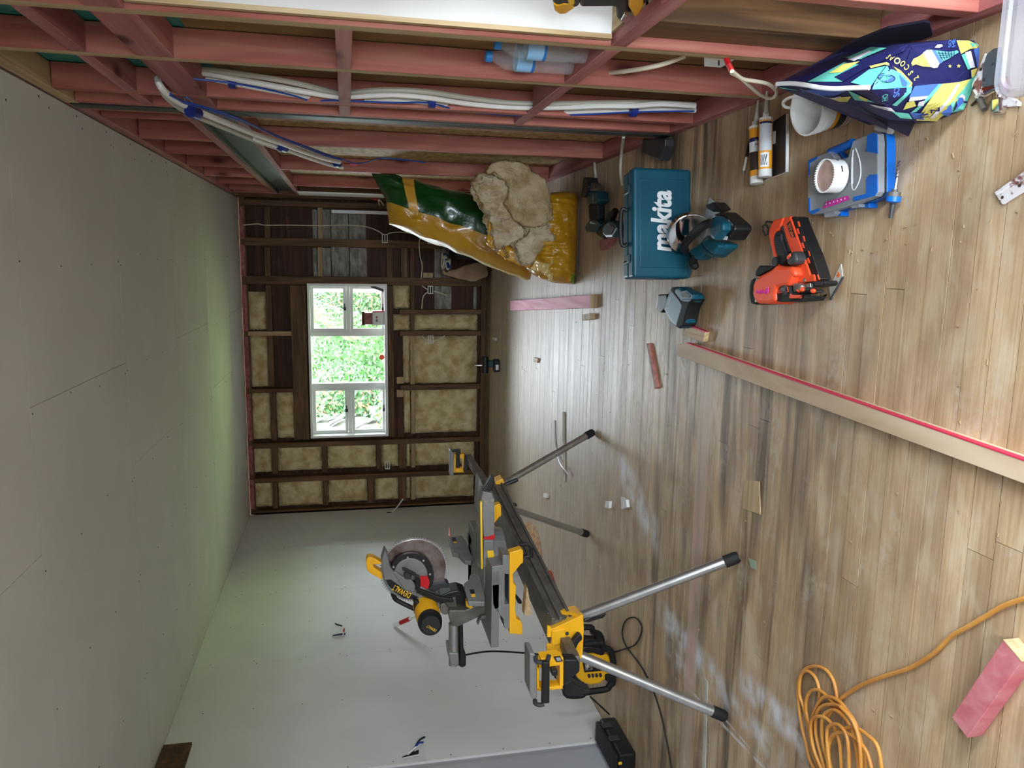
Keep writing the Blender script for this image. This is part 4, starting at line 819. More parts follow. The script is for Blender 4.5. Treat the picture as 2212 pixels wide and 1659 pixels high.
# ---- nail gun
ng = thing('nail_gun', 'orange and black gas nail gun lying on the floorboards', 'nail gun', PZ(1700, 570, 0))
def J(name, m_, zt, th, *pts, **k): return slab(MB(), cJ(*pts), zt, th).build(name, m_, k.get('p', ng), bevel=k.get('b', .004))
J('magazine', 'orange', .07, .045, 690, 150, 800, 128, 830, 200, 1130, 1080, 1190, 1072, 1212, 1140, 1195, 1190, 960, 1215, 890, 1190, 868, 1100, 885, 1085, 945, 1080, 760, 560, 640, 300, 600, 265)
rl = J('magazine_rail', 'black_plastic', .066, .045, 808, 150, 860, 130, 912, 145, 1010, 400, 1160, 760, 1288, 1160, 1235, 1172, 1140, 1070, 1080, 900, 960, 560)
for x0, y0 in ((900, 330), (980, 562), (1070, 810)): J('nail_window', 'orange', .068, .004, x0, y0, x0+28, y0-5, x0+57, y0+85, x0+22, y0+88, p=rl, b=.001)
for x0, y0 in ((918, 212), (1002, 450), (1088, 690), (1233, 1078)): J('nail_window', 'orange', .0675, .004, x0, y0, x0+20, y0, x0+46, y0+85, x0+26, y0+90, p=rl, b=.001)
J('handle_frame', 'orange', .075, .05, 530, 190, 690, 150, 640, 300, 605, 345, 540, 430, 522, 520, 545, 650, 560, 720, 640, 920, 620, 962, 552, 950, 545, 860, 518, 740, 460, 480, 455, 360, 480, 300)
gp_ = J('grip', 'black_rubber', .08, .05, 600, 350, 642, 420, 652, 520, 700, 660, 742, 780, 720, 880, 630, 952, 600, 830, 560, 700, 525, 480, 550, 400, b=.008)
mb = MB()
for k in range(14):
    y0 = 470+k*22; x0 = 528+max(0, k-4)*6; slab(mb, cJ(x0+8, y0, x0+105+k*2, y0-10, x0+106+k*2, y0-2, x0+9, y0+9), .0818, .003)
o = mb.build('grip_ribs', 'dark_grey', gp_); o['kind'] = 'stuff'
J('motor_housing', 'orange', .10, .1, 222, 1150, 290, 1100, 480, 1000, 560, 930, 640, 952, 822, 940, 855, 1000, 880, 1090, 830, 1120, 790, 1200, 760, 1262, 575, 1290, 552, 1400, 560, 1510, 450, 1562, 260, 1552, 215, 1500, 182, 1400, 190, 1260, b=.012)
J('end_cap', 'black_rubber', .098, .096, 200, 1140, 242, 1130, 212, 1200, 188, 1350, 212, 1500, 244, 1572, 160, 1552, 135, 1420, 140, 1260, 165, 1160, b=.006)
J('shoulder', 'black_rubber', .085, .07, 300, 930, 430, 932, 552, 940, 480, 1002, 280, 1102, 236, 1112, 228, 1050, 260, 980, b=.006)
J('side_cover', 'black_rubber', .09, .08, 560, 1290, 660, 1260, 775, 1258, 800, 1400, 790, 1480, 900, 1490, 1020, 1465, 1035, 1425, 1000, 1500, 820, 1512, 650, 1525, 555, 1500, b=.005)
J('vent', 'orange', .0915, .004, 610, 1340, 660, 1290, 760, 1275, 775, 1360, 600, 1385, b=.001); J('vent', 'black_plastic', .093, .004, 640, 1330, 675, 1300, 750, 1290, 760, 1345, 620, 1365, b=.001); J('vent', 'orange', .09, .004, 800, 1390, 830, 1410, 1030, 1415, 990, 1475, 780, 1465, b=.001)
c_ = PZ(*cJ(915, 1290)[0], .05); d_ = (PZ(*cJ(1240, 1230)[0], .05)-c_).normalized(); MB().lathe(c_-d_*.02, d_, [(0, .047), (.02, .048), (.032, .034)], 24).build('nose_ring', 'black_plastic', ng)
J('nose_bracket', 'alu', .082, .05, 838, 1215, 945, 1215, 985, 1260, 960, 1340, 860, 1365, b=.003); J('nose_plate', 'steel', .075, .04, 975, 1240, 1130, 1215, 1135, 1290, 990, 1300, b=.002)
J('nose', 'black_plastic', .07, .05, 1070, 1200, 1240, 1180, 1350, 1172, 1372, 1222, 1340, 1262, 1240, 1272, 1130, 1290, b=.004); J('nose_lever', 'dark_grey', .06, .04, 960, 1340, 1180, 1320, 1190, 1370, 960, 1400, b=.004)
for q in cJ(950, 1335, 1000, 1325, 1180, 1345): p = PZ(*q, .075); MB().ell(p, (.008, 0, 0), (0, .012, 0), (0, 0, .008)).build('adjust_knob', 'orange', ng, smooth=True)
J('fuel_door', 'dark_grey', .105, .05, 780, 720, 840, 698, 872, 720, 897, 850, 870, 900, 780, 932, 738, 900, 745, 780, b=.01); J('door_badge', 'orange', .108, .004, 745, 780, 800, 730, 806, 780, 760, 835, 742, 820, b=.002)
MB().lathe(PZ(*cJ(695, 870)[0], .05), (0, 0, 1), [(0, .018), (.035, .017)], 16).build('trigger', 'black_plastic', ng)
MB().tube([PZ(x, y, z_) for (x, y), z_ in zip(cJ(525, 228, 420, 215, 400, 270, 360, 288, 366, 365, 400, 438, 440, 425, 450, 340, 425, 275), [.05]*9)], .0035, 8).build('belt_hook', 'dark_grey', ng, smooth=True)
lp_ = J('logo_panel', 'black_print', .0715, .002, 748, 255, 802, 205, 888, 470, 825, 477, b=0)
o_, e_, u_ = fz(cJ(872, 452, 806, 232, 826, 466), .072); text('logo_lettering', 'IMPULSE', o_, e_-o_, u_-o_, .014, 'orange_print', lp_, width=(e_-o_).length, offs=.01)
mb = MB(); mb.tube(smooth_path(fz(cJ(450, 1280, 440, 1380, 410, 1330, 455, 1300, 400, 1390, 370, 1340, 350, 1380, 330, 1330, 310, 1385, 290, 1340, 262, 1380, 258, 1340), .101), 3), .0022, 6); mb.build('scribble', 'magenta', ng)
for q in cJ(275, 1165, 258, 1505, 1045, 1170): p = PZ(*q, .099); MB().cyl(p, p+V((0, 0, .004)), .006, 10).build('screw', 'steel', ng)
J('slot', 'dark_grey', .0705, .002, 650, 290, 690, 280, 800, 690, 780, 720, b=0); J('slot', 'dark_grey', .0705, .002, 860, 920, 885, 905, 940, 1060, 915, 1090, b=0)
ns = thing('nail_strip', 'strip of collated nails on the floor beside the orange nail gun', 'nails', PZ(1806, 610, 0))
slab(MB(), cJ(1632, 905, 1660, 1110, 1490, 1460, 1460, 1450, 1440, 1290), .004, .003).build('nails', 'conduit_grey', ns)
mb = MB()
for a_ in ((1590, 1030, 1620, 1080, 1590, 1130, 1555, 1100), (1510, 1180, 1550, 1200, 1520, 1260, 1490, 1240)): slab(mb, cJ(*a_), .005, .001)
mb.build('paper_tape', 'orange_print', ns)
mb = MB(); p0, p1 = PZ(*cJ(1665, 1125)[0], .005), PZ(*cJ(1470, 1480)[0], .005)
for k in range(24): p = p0.lerp(p1, k/23); mb.ell(p, (.004, 0, 0), (0, .003, 0), (0, 0, .003), nu=6, nv=4)
mb.build('nail_heads', 'dark_grey', ns)

# ---- hole saw case, hole saw and arbor
mat('blue_plastic', S(10, 96, 190), .35, col2=S(16, 104, 200), scale=4)
hc = thing('hole_saw_case', 'blue tool case with a clear grey lid and a magenta sticker', 'tool case', PZ(1840, 385, 0))
ol = fz(cL(115, 640, 150, 590, 290, 520, 480, 450, 560, 530, 590, 575, 690, 580, 800, 545, 880, 270, 1150, 150, 1240, 118, 1300, 150, 1314, 300, 1310, 1140, 1262, 1215, 1180, 1250, 980, 1330, 700, 1420, 400, 1500, 190, 1530, 125, 1480, 112, 1250), .06)
dn_ = lambda pts, z_: [V((p.x, p.y, z_)) for p in pts]
MB().prism(dn_(ol, .001), (0, 0, .029)).build('base', 'blue_plastic', hc, bevel=.003); MB().prism(dn_(ol, .031), (0, 0, .003)).build('seam', 'dark_grey', hc)
MB().prism(dn_(ol, .035), (0, 0, .025)).build('lid', 'clear_lid', hc, bevel=.004)
MB().tube(fz(cL(500, 470, 690, 395, 890, 300), .035), .013, 12).build('handle', 'blue_plastic', hc, smooth=True)
for q in ((1130, 170, 1240, 128, 1300, 160, 1306, 490, 1140, 460, 1110, 440), (1110, 905, 1170, 850, 1300, 840, 1305, 1130, 1250, 1212, 900, 1300, 882, 1262, 905, 1222, 1110, 1170), (125, 600, 290, 530, 280, 570, 150, 650, 138, 860, 118, 870), (118, 1240, 148, 1250, 152, 1470, 310, 1420, 322, 1452, 190, 1525, 125, 1485)):
    slab(MB(), cL(*q), .0625, .003).build('corner_guard', 'blue_plastic', hc, bevel=.001)
slab(MB(), cL(370, 1427, 430, 1310, 800, 1205, 832, 1270, 560, 1370), .062, .0012).build('sticker', 'magenta', hc)
mb = MB()
for k in range(6): p = PZ(*cL(432+k*64, 1352-k*19)[0], .0622); mb.cyl(p, p+V((0, 0, .0004)), .0024, 8)
mb.build('sticker_dots', 'white_print', hc)
slab(MB(), cL(858, 550, 888, 550, 888, 1005, 855, 1005), .062, .001).build('write_on_strip', 'white_print', hc)
o_, e_, u_ = fz(cL(800, 735, 806, 640, 755, 735), .0622); text('lid_lettering', 'ls', o_, e_-o_, u_-o_, .016, 'white_print', hc)
mb = MB(); mb.tube(smooth_path(fz(cL(900, 420, 880, 560, 870, 1000, 900, 1110, 960, 1040, 1020, 860, 1010, 640, 960, 470, 930, 400), .061), 3), .0022, 6); mb.build('lid_rib', 'paper_grey', hc)
for q in ((385, 1490, 560, 1450, 580, 1500, 520, 1560, 400, 1580), (850, 1370, 985, 1340, 995, 1400, 860, 1420)): slab(MB(), cL(*q), .05, .035).build('latch', 'clear_lid', hc, bevel=.002)
for q in ((570, 1500, 680, 1475, 690, 1555, 580, 1560), (990, 1370, 1165, 1330, 1165, 1415, 1000, 1415)): slab(MB(), cL(*q), .03, .028).build('hinge', 'blue_plastic', hc, bevel=.002)
hs_ = thing('hole_saw', 'white hole saw cup standing on the clear lid with wood inside', 'hole saw', PZ(*cL(590, 860)[0], .0645))
tp = PZ(*cL(405, 868)[0], .112); c0 = V((tp.x, tp.y, .064)); mb = MB(); R0 = .050
mb.lathe(c0, (0, 0, 1), [(0, .02), (0, R0), (.048, R0), (.048, R0-.003), (.004, R0-.003)], 40); hsb = mb.build('cup', 'white_paint', hs_, smooth=True)
mb = MB()
for k in range(40): a_ = 2*math.pi*k/40; u_ = V((math.cos(a_), math.sin(a_), 0)); t_ = V((-u_.y, u_.x, 0)); p = c0+u_*(R0-.001)+V((0, 0, .047)); mb.prism([p-t_*.003, p+t_*.003, p+t_*.003+V((0, 0, .005))], u_*.0015)
mb.build('teeth', 'white_paint', hs_); mat('saw_dust_wood', S(196, 168, 156), .9, col2=S(178, 146, 134), scale=30)
MB().cyl(c0+V((0, 0, .004)), c0+V((0, 0, .043)), R0-.004, 32).build('wood_plug', 'saw_dust_wood', hs_)
mb = MB()
for a_ in (-70, -20): u_ = V((math.cos(math.radians(a_)), math.sin(math.radians(a_)), 0)); p = c0+u_*(R0-.001)+V((0, 0, .022)); t_ = V((-u_.y, u_.x, 0)); mb.prism([p-t_*.009-V((0, 0, .002)), p+t_*.009-V((0, 0, .002)), p+t_*.009+V((0, 0, .002)), p-t_*.009+V((0, 0, .002))], u_*.0016)
mb.build('slot', 'dark_grey', hs_)
ar = thing('drill_arbor', 'hole saw arbor with drill bit and blue collar on the floor', 'drill bit', PZ(1927, 420, 0))
pa, pb = PZ(*cL(1530, 1590)[0], .024), PZ(*cL(1684, 608)[0], .024); d_ = pb-pa; Lr = d_.length; f_ = lambda y: (1590-y)/(1590-608)*Lr
MB().lathe(pa, d_, [(0, .006), (f_(1350), .008), (f_(1330), .010)], 8).build('shank', 'dark_grey', ar); MB().lathe(pa, d_, [(f_(1325), .014), (f_(1300), .020), (f_(1215), .020)], 20).build('collar', 'blue_plastic', ar, smooth=True)
MB().lathe(pa, d_, [(f_(1212), .018), (f_(1140), .018), (f_(1138), .008), (f_(1090), .008)], 20).build('nut', 'dusty_metal', ar); mb = MB(); mb.lathe(pa, d_, [(f_(1090), .0035), (f_(640), .0035), (f_(608), .0006)], 8)
mb.build('bit', 'chrome', ar, smooth=True)
mb = MB(); ux = d_.normalized().orthogonal().normalized(); uy = d_.normalized().cross(ux); mb.tube([pa+d_*((f_(900)+(f_(620)-f_(900))*k/40)/Lr)+(ux*math.cos(k*.7)+uy*math.sin(k*.7))*.0033 for k in range(41)], .0011, 5); mb.build('flute', 'dark_grey', ar)

# ---- sealant cartridges, notebook, pen
nbk = thing('notebook', 'black notebook lying under the sealant cartridges', 'notebook', PZ(1680, 318, 0))
q = fz(cB(372, 300, 368, 692, 222, 748, 190, 420), .014); MB().prism([p-V((0, 0, .011)) for p in q], (0, 0, .011)).build('pages', 'white_print', nbk); MB().prism(fz(cB(366, 298, 361, 694, 217, 749, 183, 420), .0155), (0, 0, -.0015)).build('cover', 'black_plastic', nbk)
slab(MB(), cB(278, 420, 300, 415, 298, 500, 276, 505), .016, .0004).build('sticker', 'paper_grey', nbk)
def cartridge(name, label, b0, b1, tipq, z_, panel):
    t = thing(name, label, 'sealant tube', PZ(*b0, 0)); a_, c_ = PZ(*b0, z_), PZ(*b1, z_); ax = (c_-a_); Lc = ax.length; an = ax.normalized(); r_ = .0245
    u = (CAM-a_); u = (u-an*u.dot(an)).normalized(); w2 = an.cross(u)
    mb = MB()
    def fn(i, j): th = i*2*math.pi; return a_+an*(.022+(Lc-.03)*j)+(u*math.cos(th)+w2*math.sin(th))*r_
    mb.grid(fn, 24, 24, mi=lambda i, j: panel(((i+.5)/24*360+180) % 360-180, (j+.5)/24), closed_u=True)
    mb.build('tube', ['yellow_tube', 'paper_grey', 'white_print', 'navy', 'dark_brown', 'barcode'], t, smooth='all')
    MB().lathe(a_, ax, [(-.004, r_-.003), (-.003, r_), (.024, r_), (.024, r_-.002)], 24).build('plunger_end', 'white_plastic', t, smooth=True)
    MB().lathe(a_, ax, [(Lc-.012, r_), (Lc, r_), (Lc+.003, .012), (Lc+.02, .011)], 24).build('shoulder', 'white_plastic', t, smooth=True)
    tp_ = PZ(*tipq, z_+.005); MB().tube([c_, c_.lerp(tp_, .3), tp_], [.011, .009, .003], 12).build('nozzle', 'conduit_grey', t, smooth=True)
    return t, a_, an, u, w2, r_, Lc
mat('yellow_tube', S(236, 160, 44), .4); mat('navy', S(24, 26, 80), .6, col2=S(30, 32, 90), scale=8); mat('dark_brown', S(60, 48, 42), .5)
m, N, L, B = newmat('barcode'); tcn = N.new('ShaderNodeTexCoord'); wv_ = N.new('ShaderNodeTexWave'); wv_.inputs['Scale'].default_value = 90; wv_.bands_direction = 'Y'; L.new(tcn.outputs['Object'], wv_.inputs[0]); rp_ = ramp(N, [(.45, g(.02)), (.55, g(.8))]); L.new(wv_.outputs[0], rp_.inputs[0]); L.new(rp_.outputs[0], B.inputs['Base Color'])
t1 = cartridge('sealant_tube', 'yellow sealant tube lying flat on the floor beside the pen', cB(170, 768)[0], cB(163, 388)[0], cB(181, 207)[0], .026,
   lambda a, j: 3 if (-70 < a < 30 and .70 < j < .80) else 2 if (-70 < a < 30 and .5 < j < .70) else 4 if (-80 < a < 20 and .12 < j < .5) else 0)
t, a_, an, u, w2, r_, Lc = t1
sd = (PZ(*cB(200, 600)[0], .05)-PZ(*cB(150, 600)[0], .05))
def on_tube(q): p = PP(q[0], q[1], a_+u*r_*.98, u); return p
o_, e_, u_ = [on_tube(q) for q in cB(160, 522, 185, 522, 160, 494)]; text('print_lettering', 'M', o_, e_-o_, u_-o_, .014, 'black_print', t, off=.002); o_, e_, u_ = [on_tube(q) for q in cB(158, 486, 185, 486, 158, 470)]; text('print_lettering', 'Sik', o_, e_-o_, u_-o_, .007, 'white_print', t, off=.002)
t2 = cartridge('sealant_tube', 'sealant tube with a grey data panel resting on the notebook', cB(227, 722)[0], cB(233, 330)[0], cB(239, 146)[0], .0465,
   lambda a, j: (3 if j > .93 else 1) if (-62 < a < 62 and .36 < j < .97) else 5 if (-40 < a < 22 and .1 < j < .28) else 2 if (-52 < a < 34 and .06 < j < .32) else 0)
pn = thing('pen', 'black and white ballpoint pen on the floor beside the tubes', 'pen', PZ(1610, 340, 0)); pa, pm, pb = PZ(*cB(122, 486)[0], .006), PZ(*cB(103, 590)[0], .006), PZ(*cB(76, 718)[0], .006)
MB().tube([pa, pm], .0052, 10).build('grip', 'black_plastic', pn, smooth=True); MB().tube([pm, pm.lerp(pb, .72)], .0052, 10).build('barrel', 'white_plastic', pn, smooth=True); MB().tube([pm.lerp(pb, .72), pb], [.0048, .002], 10).build('tip', 'chrome', pn, smooth=True)

# ---- white bucket
bk = thing('bucket', 'small white plastic bucket behind the printed tote bag', 'bucket', PZ(*cB(790, 240)[0], 0))
b0 = PZ(*cB(775, 245)[0], 0); b1 = PZ(*cB(505, 272)[0], .145); d_ = (b1-b0); Lb = d_.length
b0 = V((b0.x, b0.y, .012)); d_ = b1-b0; Lb = d_.length
mb = MB(); mb.lathe(b0, d_, [(0, .05), (0, .062), (Lb*.7, .071), (Lb*.7, .075), (Lb*.78, .075), (Lb*.78, .073), (Lb*.86, .074), (Lb*.86, .078), (Lb, .079), (Lb, .073), (Lb*.5, .068), (Lb*.03, .058), (Lb*.03, .01)], 40, caps=False); mb.build('pail', 'white_plastic', bk, smooth=True)
mb = MB(); mb.lathe(b0, d_, [(Lb*.06, .0640), (Lb*.64, .0712)], 40, caps=False); lbp = mb.build('label_band', 'white_print', bk, smooth=True)
mb = MB(); mb.lathe(b0, d_, [(Lb*.14, .0654), (Lb*.17, .0657)], 40, caps=False); mb.build('label_stripe', 'orange_print', bk); mb = MB(); mb.lathe(b0, d_, [(Lb*.22, .0663), (Lb*.44, .0690)], 40, caps=False); mb.build('label_stripe', 'dark_grey', bk); mb = MB(); mb.lathe(b0, d_, [(Lb*.44, .0690), (Lb*.56, .0705)], 40, caps=False); mb.build('label_stripe', 'yellow_tube', bk)
mb = MB(); mb.tube(smooth_path([PZ(*q, z_) for q, z_ in zip(cK(160, 970, 80, 960, 60, 910, 130, 860, 260, 850, 400, 860), (.13, .15, .165, .175, .17, .16))], 4), .005, 8); mb.build('bail', 'white_plastic', bk, smooth=True)

# ---- printed tote bag
mat('p_blue', S(72, 110, 200), .8, col2=S(84, 122, 208), scale=9); mat('p_yellow', S(232, 222, 120), .8, col2=S(222, 212, 104), scale=9); mat('p_aqua', S(110, 206, 186), .8, col2=S(98, 196, 180), scale=9); mat('p_white', S(226, 224, 232), .8); mat('strap', S(30, 24, 44), .85)
tb = thing('tote_bag', 'zipped cooler tote printed with ice cream and letters in navy, aqua and yellow', 'bag', (.47, 1.9, 0))
ZN, ZF = PZ(*cK(1010, 770)[0], .30), PZ(*cK(0, 712)[0], .345); NR, NL = PZ(*cK(2172, 285)[0], .012), PZ(*cK(1680, 1122)[0], .004)
nN = (NR-ZN).cross(NL-ZN).normalized(); RS = PX(*cK(1450, 290)[0], .592); nR = (ZF-ZN).cross(RS-ZN).normalized(); LS = PP(*cK(1300, 1082)[0], ZN, nN); nL = (ZF-ZN).cross(LS-ZN).normalized()
def onbag(q, n):
    p = PP(q[0], q[1], ZN, n)
    if p.z < .005: p = PZ(q[0], q[1], .005)
    if p.x > .602: p = PX(q[0], q[1], .602)
    return p
fN = lambda q: onbag(q, nN); fR = lambda q: onbag(q, nR); fL_ = lambda q: onbag(q, nL)
hullp = [fN(q) for q in cK(1010, 770, 1450, 290, 1940, 226, 2130, 240, 2175, 290, 2150, 560, 2080, 830, 2010, 990, 1730, 1110, 1680, 1122, 1300, 1082, 1800, 700, 2000, 500)] + [fR(q) for q in cK(0, 700, 330, 560, 700, 352, 1000, 285)] + [fL_(q) for q in cK(0, 745, 240, 785, 700, 905)] + [V((.585, 2.12, .004)), V((.42, 2.14, .004)), V((.585, 2.12, .2))]
for p in hullp: p.z = max(p.z, .003); p.x = min(p.x, .603)
bm = bmesh.new(); [bm.verts.new(p-V(tb['_o'])) for p in hullp]; bmesh.ops.convex_hull(bm, input=bm.verts); me = bpy.data.meshes.new('body'); bm.to_mesh(me); bm.free(); me.materials.append(MATS['navy']); o = bpy.data.objects.new('body', me); COL.objects.link(o); o.parent = tb; o['_o'] = tb['_o']; tbody = o
from mathutils.bvhtree import BVHTree
_bm = bmesh.new(); _bm.from_mesh(tbody.data); bvh = BVHTree.FromBMesh(_bm); tbo = V(tb['_o'])
def bray(q):
    d = ray(*q).normalized(); h, n_, i_, ds = bvh.ray_cast(CAM-tbo, d)
    return (h+tbo, n_ if n_.dot(d) < 0 else -n_) if h is not None else None
def tow(n): return n if n.dot(CAM-ZN) > 0 else -n
nN2, nR2, nL2 = tow(nN), tow(nR), tow(nL)
def decal(fmap, n, m_, lvl, *pts, name='print'):
    px_ = cK(*pts); hs_ = []; den = []
    for i in range(len(px_)):
        a_, b_ = px_[i], px_[(i+1) % len(px_)]; k_ = max(1, int(math.hypot(b_[0]-a_[0], b_[1]-a_[1])/14))
        den += [(a_[0]+(b_[0]-a_[0])*t_/k_, a_[1]+(b_[1]-a_[1])*t_/k_) for t_ in range(k_)]
    q = []
    for p in den:
        h = bray(p); q.append(h[0]+h[1]*(.0011*lvl+.0006) if h else fmap(p)+n*(.0011*lvl+.0006))
    c_ = sum((den[i][0] for i in range(len(den))))/len(den), sum((den[i][1] for i in range(len(den))))/len(den); h = bray(c_)
    mb = MB()
    if name == 'print' and h and len(pts) < 17 and max(math.hypot(p[0]-c_[0], p[1]-c_[1]) for p in den) > 22:
        cc = h[0]+h[1]*(.0011*lvl+.0006); rings = [q]
        for t_ in (.75, .5, .25):
            rg = []
            for p, q0_ in zip(den, q):
                hh_ = bray((c_[0]+(p[0]-c_[0])*t_, c_[1]+(p[1]-c_[1])*t_)); rg.append(hh_[0]+hh_[1]*(.0011*lvl+.0006) if hh_ else cc.lerp(q0_, t_))
            rings.append(rg)
        nq = len(q)
        for r0_, r1_ in zip(rings, rings[1:]):
            for i in range(nq): mb.face([r0_[i], r0_[(i+1) % nq], r1_[(i+1) % nq], r1_[i]])
        for i in range(nq): mb.face([cc, rings[-1][i], rings[-1][(i+1) % nq]])
    else: mb.face(q)
    return mb.build(name, m_, tb)
ND = lambda m_, l, *p: decal(fN, nN2, m_, l, *p)
ND('navy', 1, 1020, 760, 1390, 470, 1455, 300, 1930, 236, 1965, 330, 2082, 640, 1960, 690, 1700, 722, 1480, 722, 1400, 745)
ND('p_aqua', 2, 1020, 765, 1100, 640, 1190, 520, 1330, 590, 1440, 700, 1400, 745); ND('p_yellow', 1.5, 1150, 500, 1190, 478, 1330, 560, 1458, 695, 1445, 735, 1400, 740, 1430, 700, 1310, 590, 1190, 510); ND('p_blue', 3, 1310, 600, 1400, 690, 1385, 735, 1345, 725)
ND('p_yellow', 2, 1955, 690, 2085, 655, 1990, 830, 1730, 1105, 1500, 1095, 1570, 990, 1700, 800, 1765, 705); ND('p_aqua', 3, 1740, 702, 1775, 705, 1640, 870, 1500, 1000, 1440, 1010, 1560, 910)
ND('p_white', 4, 1930, 705, 1965, 710, 1880, 860, 1700, 1060, 1650, 1060, 1820, 880); ND('p_aqua', 2, 2085, 655, 2150, 600, 2080, 830, 2010, 985, 1900, 1010, 1770, 1055, 1830, 950, 1980, 800)
ND('p_blue', 4, 1770, 1010, 1870, 920, 1890, 1000, 1850, 1045); ND('p_blue', 4, 1950, 860, 2000, 830, 2005, 900, 1930, 980); ND('p_white', 5, 1940, 850, 1985, 810, 2020, 840, 2010, 890, 1985, 850); ND('navy', 5, 2000, 890, 2040, 890, 2040, 912, 2005, 912); ND('navy', 5, 1905, 950, 1925, 880, 1935, 940, 1900, 1000)
ND('p_yellow', 2, 1930, 236, 2060, 240, 2170, 285, 2150, 325, 2080, 330, 1980, 385); ND('p_aqua', 3, 2070, 265, 2140, 270, 2160, 300, 2100, 310)
ND('p_aqua', 4, 1975, 395, 2015, 380, 2075, 545, 2045, 555); ND('p_white', 3, 2018, 372, 2080, 350, 2128, 530, 2070, 540); ND('navy', 3, 2080, 345, 2110, 338, 2155, 520, 2128, 530); ND('p_blue', 3, 2112, 335, 2172, 315, 2165, 520, 2155, 522); ND('p_yellow', 3, 2085, 560, 2150, 540, 2120, 640, 2090, 640)
ND('p_blue', 2.5, 1480, 728, 1740, 702, 1650, 835, 1420, 850); ND('p_white', 2.5, 1430, 850, 1660, 830, 1630, 870, 1420, 890); ND('p_yellow', 2.4, 1400, 900, 1480, 880, 1500, 940, 1360, 980); ND('navy', 3, 1520, 880, 1600, 865, 1590, 940, 1500, 940); ND('p_white', 4, 1530, 890, 1590, 880, 1580, 930, 1515, 930)
ND('navy', 2, 1100, 770, 1395, 745, 1390, 800, 1250, 900, 1120, 880); ND('p_aqua', 2, 1395, 745, 1455, 730, 1440, 800, 1290, 940, 1240, 930, 1370, 820)
# ice cream print
ND('p_yellow', 3, 1440, 475, 1465, 430, 1530, 400, 1565, 375, 1645, 500, 1640, 522, 1560, 512, 1490, 490, 1450, 507); ND('p_white', 4, 1558, 372, 1600, 340, 1650, 338, 1742, 480, 1720, 525, 1680, 532, 1640, 518); ND('p_blue', 4, 1650, 338, 1692, 345, 1772, 472, 1742, 492); ND('p_aqua', 3, 1692, 345, 1850, 362, 1935, 345, 1952, 365, 1850, 430, 1770, 468)
for k in range(6): ND('navy', 4, 1725+k*34, 352, 1731+k*34, 352, 1775+k*25, 455-k*12, 1769+k*25, 458-k*12)
for k in range(3): ND('navy', 4, 1715+k*14, 372+k*24, 1900+k*5, 372+k*18, 1898+k*5, 378+k*18, 1719+k*14, 379+k*24)
ND('p_white', 3, 1690, 315, 1720, 282, 1765, 280, 1778, 300, 1740, 318)
def star(cx, cy_, r_): return [c for k in range(10) for c in (cx+r_*(1 if k % 2 == 0 else .42)*math.sin(k*.6283), cy_-r_*(1 if k % 2 == 0 else .42)*math.cos(k*.6283))]
ND('p_yellow', 3, *star(1855, 517, 22)); ND('p_yellow', 3, *star(1950, 515, 24))
def btxt(s, q0, q1, qu, m_, lvl=4, fm=None, n=None):
    n = n or nN2; hh = [bray(q) for q in cK(*q0, *q1, *qu)]; a_, b_, c_ = [(h[0]+h[1]*.0012*lvl if h else fN(q)+n*.0012*lvl) for h, q in zip(hh, cK(*q0, *q1, *qu))]; y_ = c_-a_; x_ = b_-a_
    return text('lettering', s, a_, x_, y_, (y_-x_.normalized()*y_.dot(x_.normalized())).length, m_, tb, offs=.02)
def glyph(ch, cx, cy_, h, w_, ux, uy, m_, lvl=4):
    xd = (-uy, ux);                                   # the line runs a quarter turn clockwise from the up direction
    q0 = (cx-ux*h/2-xd[0]*w_/2, cy_-uy*h/2-xd[1]*w_/2)
    btxt(ch, q0, (q0[0]+xd[0]*w_, q0[1]+xd[1]*w_), (q0[0]+ux*h, q0[1]+uy*h), m_, lvl)
for ch, x, y in (('2', 1482, 625), ('S', 1421, 568), ('C', 1382, 515), ('O', 1340, 476), ('O', 1294, 451), ('P', 1251, 423), ('S', 1209, 412)): glyph(ch, x, y, 62, 40, -.93, .37, 'p_yellow')
for ch, x, y in (('N', 1575, 1012), ('Z', 1692, 955)): glyph(ch, x, y, 100, 70, -.95, .31, 'navy', 8)
btxt('HE', (1905, 300), (1905, 240), (1870, 300), 'p_blue'); btxt('SO', (1862, 305), (1862, 240), (1830, 305), 'p_blue'); btxt('SO', (1310, 830), (1310, 750), (1250, 830), 'p_blue', 3); btxt('HO', (1190, 870), (1190, 790), (1130, 870), 'p_aqua', 3)
# side prints
RD = lambda m_, l, *p: decal(fR, nR2, m_, l, *p); LD = lambda m_, l, *p: decal(fL_, nL2, m_, l, *p)
RD('p_aqua', 1, 330, 690, 720, 480, 1000, 520, 700, 690); RD('navy', 1, 20, 690, 330, 570, 700, 365, 720, 420, 330, 690); RD('p_yellow', 2, 560, 600, 720, 500, 900, 470, 700, 590); RD('p_aqua', 2, 740, 440, 1010, 320, 1190, 330, 900, 450); RD('p_white', 3, 760, 460, 1000, 360, 1020, 375, 840, 470); RD('navy', 2, 620, 640, 900, 500, 1400, 300, 1440, 330, 900, 580, 720, 690); RD('p_aqua', 2, 800, 700, 1000, 560, 1180, 520, 1010, 755); RD('p_yellow', 2, 1000, 520, 1190, 480, 1200, 500, 1020, 545)
e_c = circ((1180, 645), 1, 20); ND('navy', 3, *[c for x, y in e_c for c in (1180+(x-1180)*88, 645+(y-645)*46)]); ND('p_blue', 4, *[c for x, y in e_c for c in (1180+(x-1180)*72, 645+(y-645)*37)])
for k in range(4): a_ = k*.785; ND('p_aqua', 5, 1180+70*math.cos(a_)-3, 645+36*math.sin(a_)-3, 1180+70*math.cos(a_)+3, 645+36*math.sin(a_)+3, 1180-70*math.cos(a_)+3, 645-36*math.sin(a_)+3, 1180-70*math.cos(a_)-3, 645-36*math.sin(a_)-3)
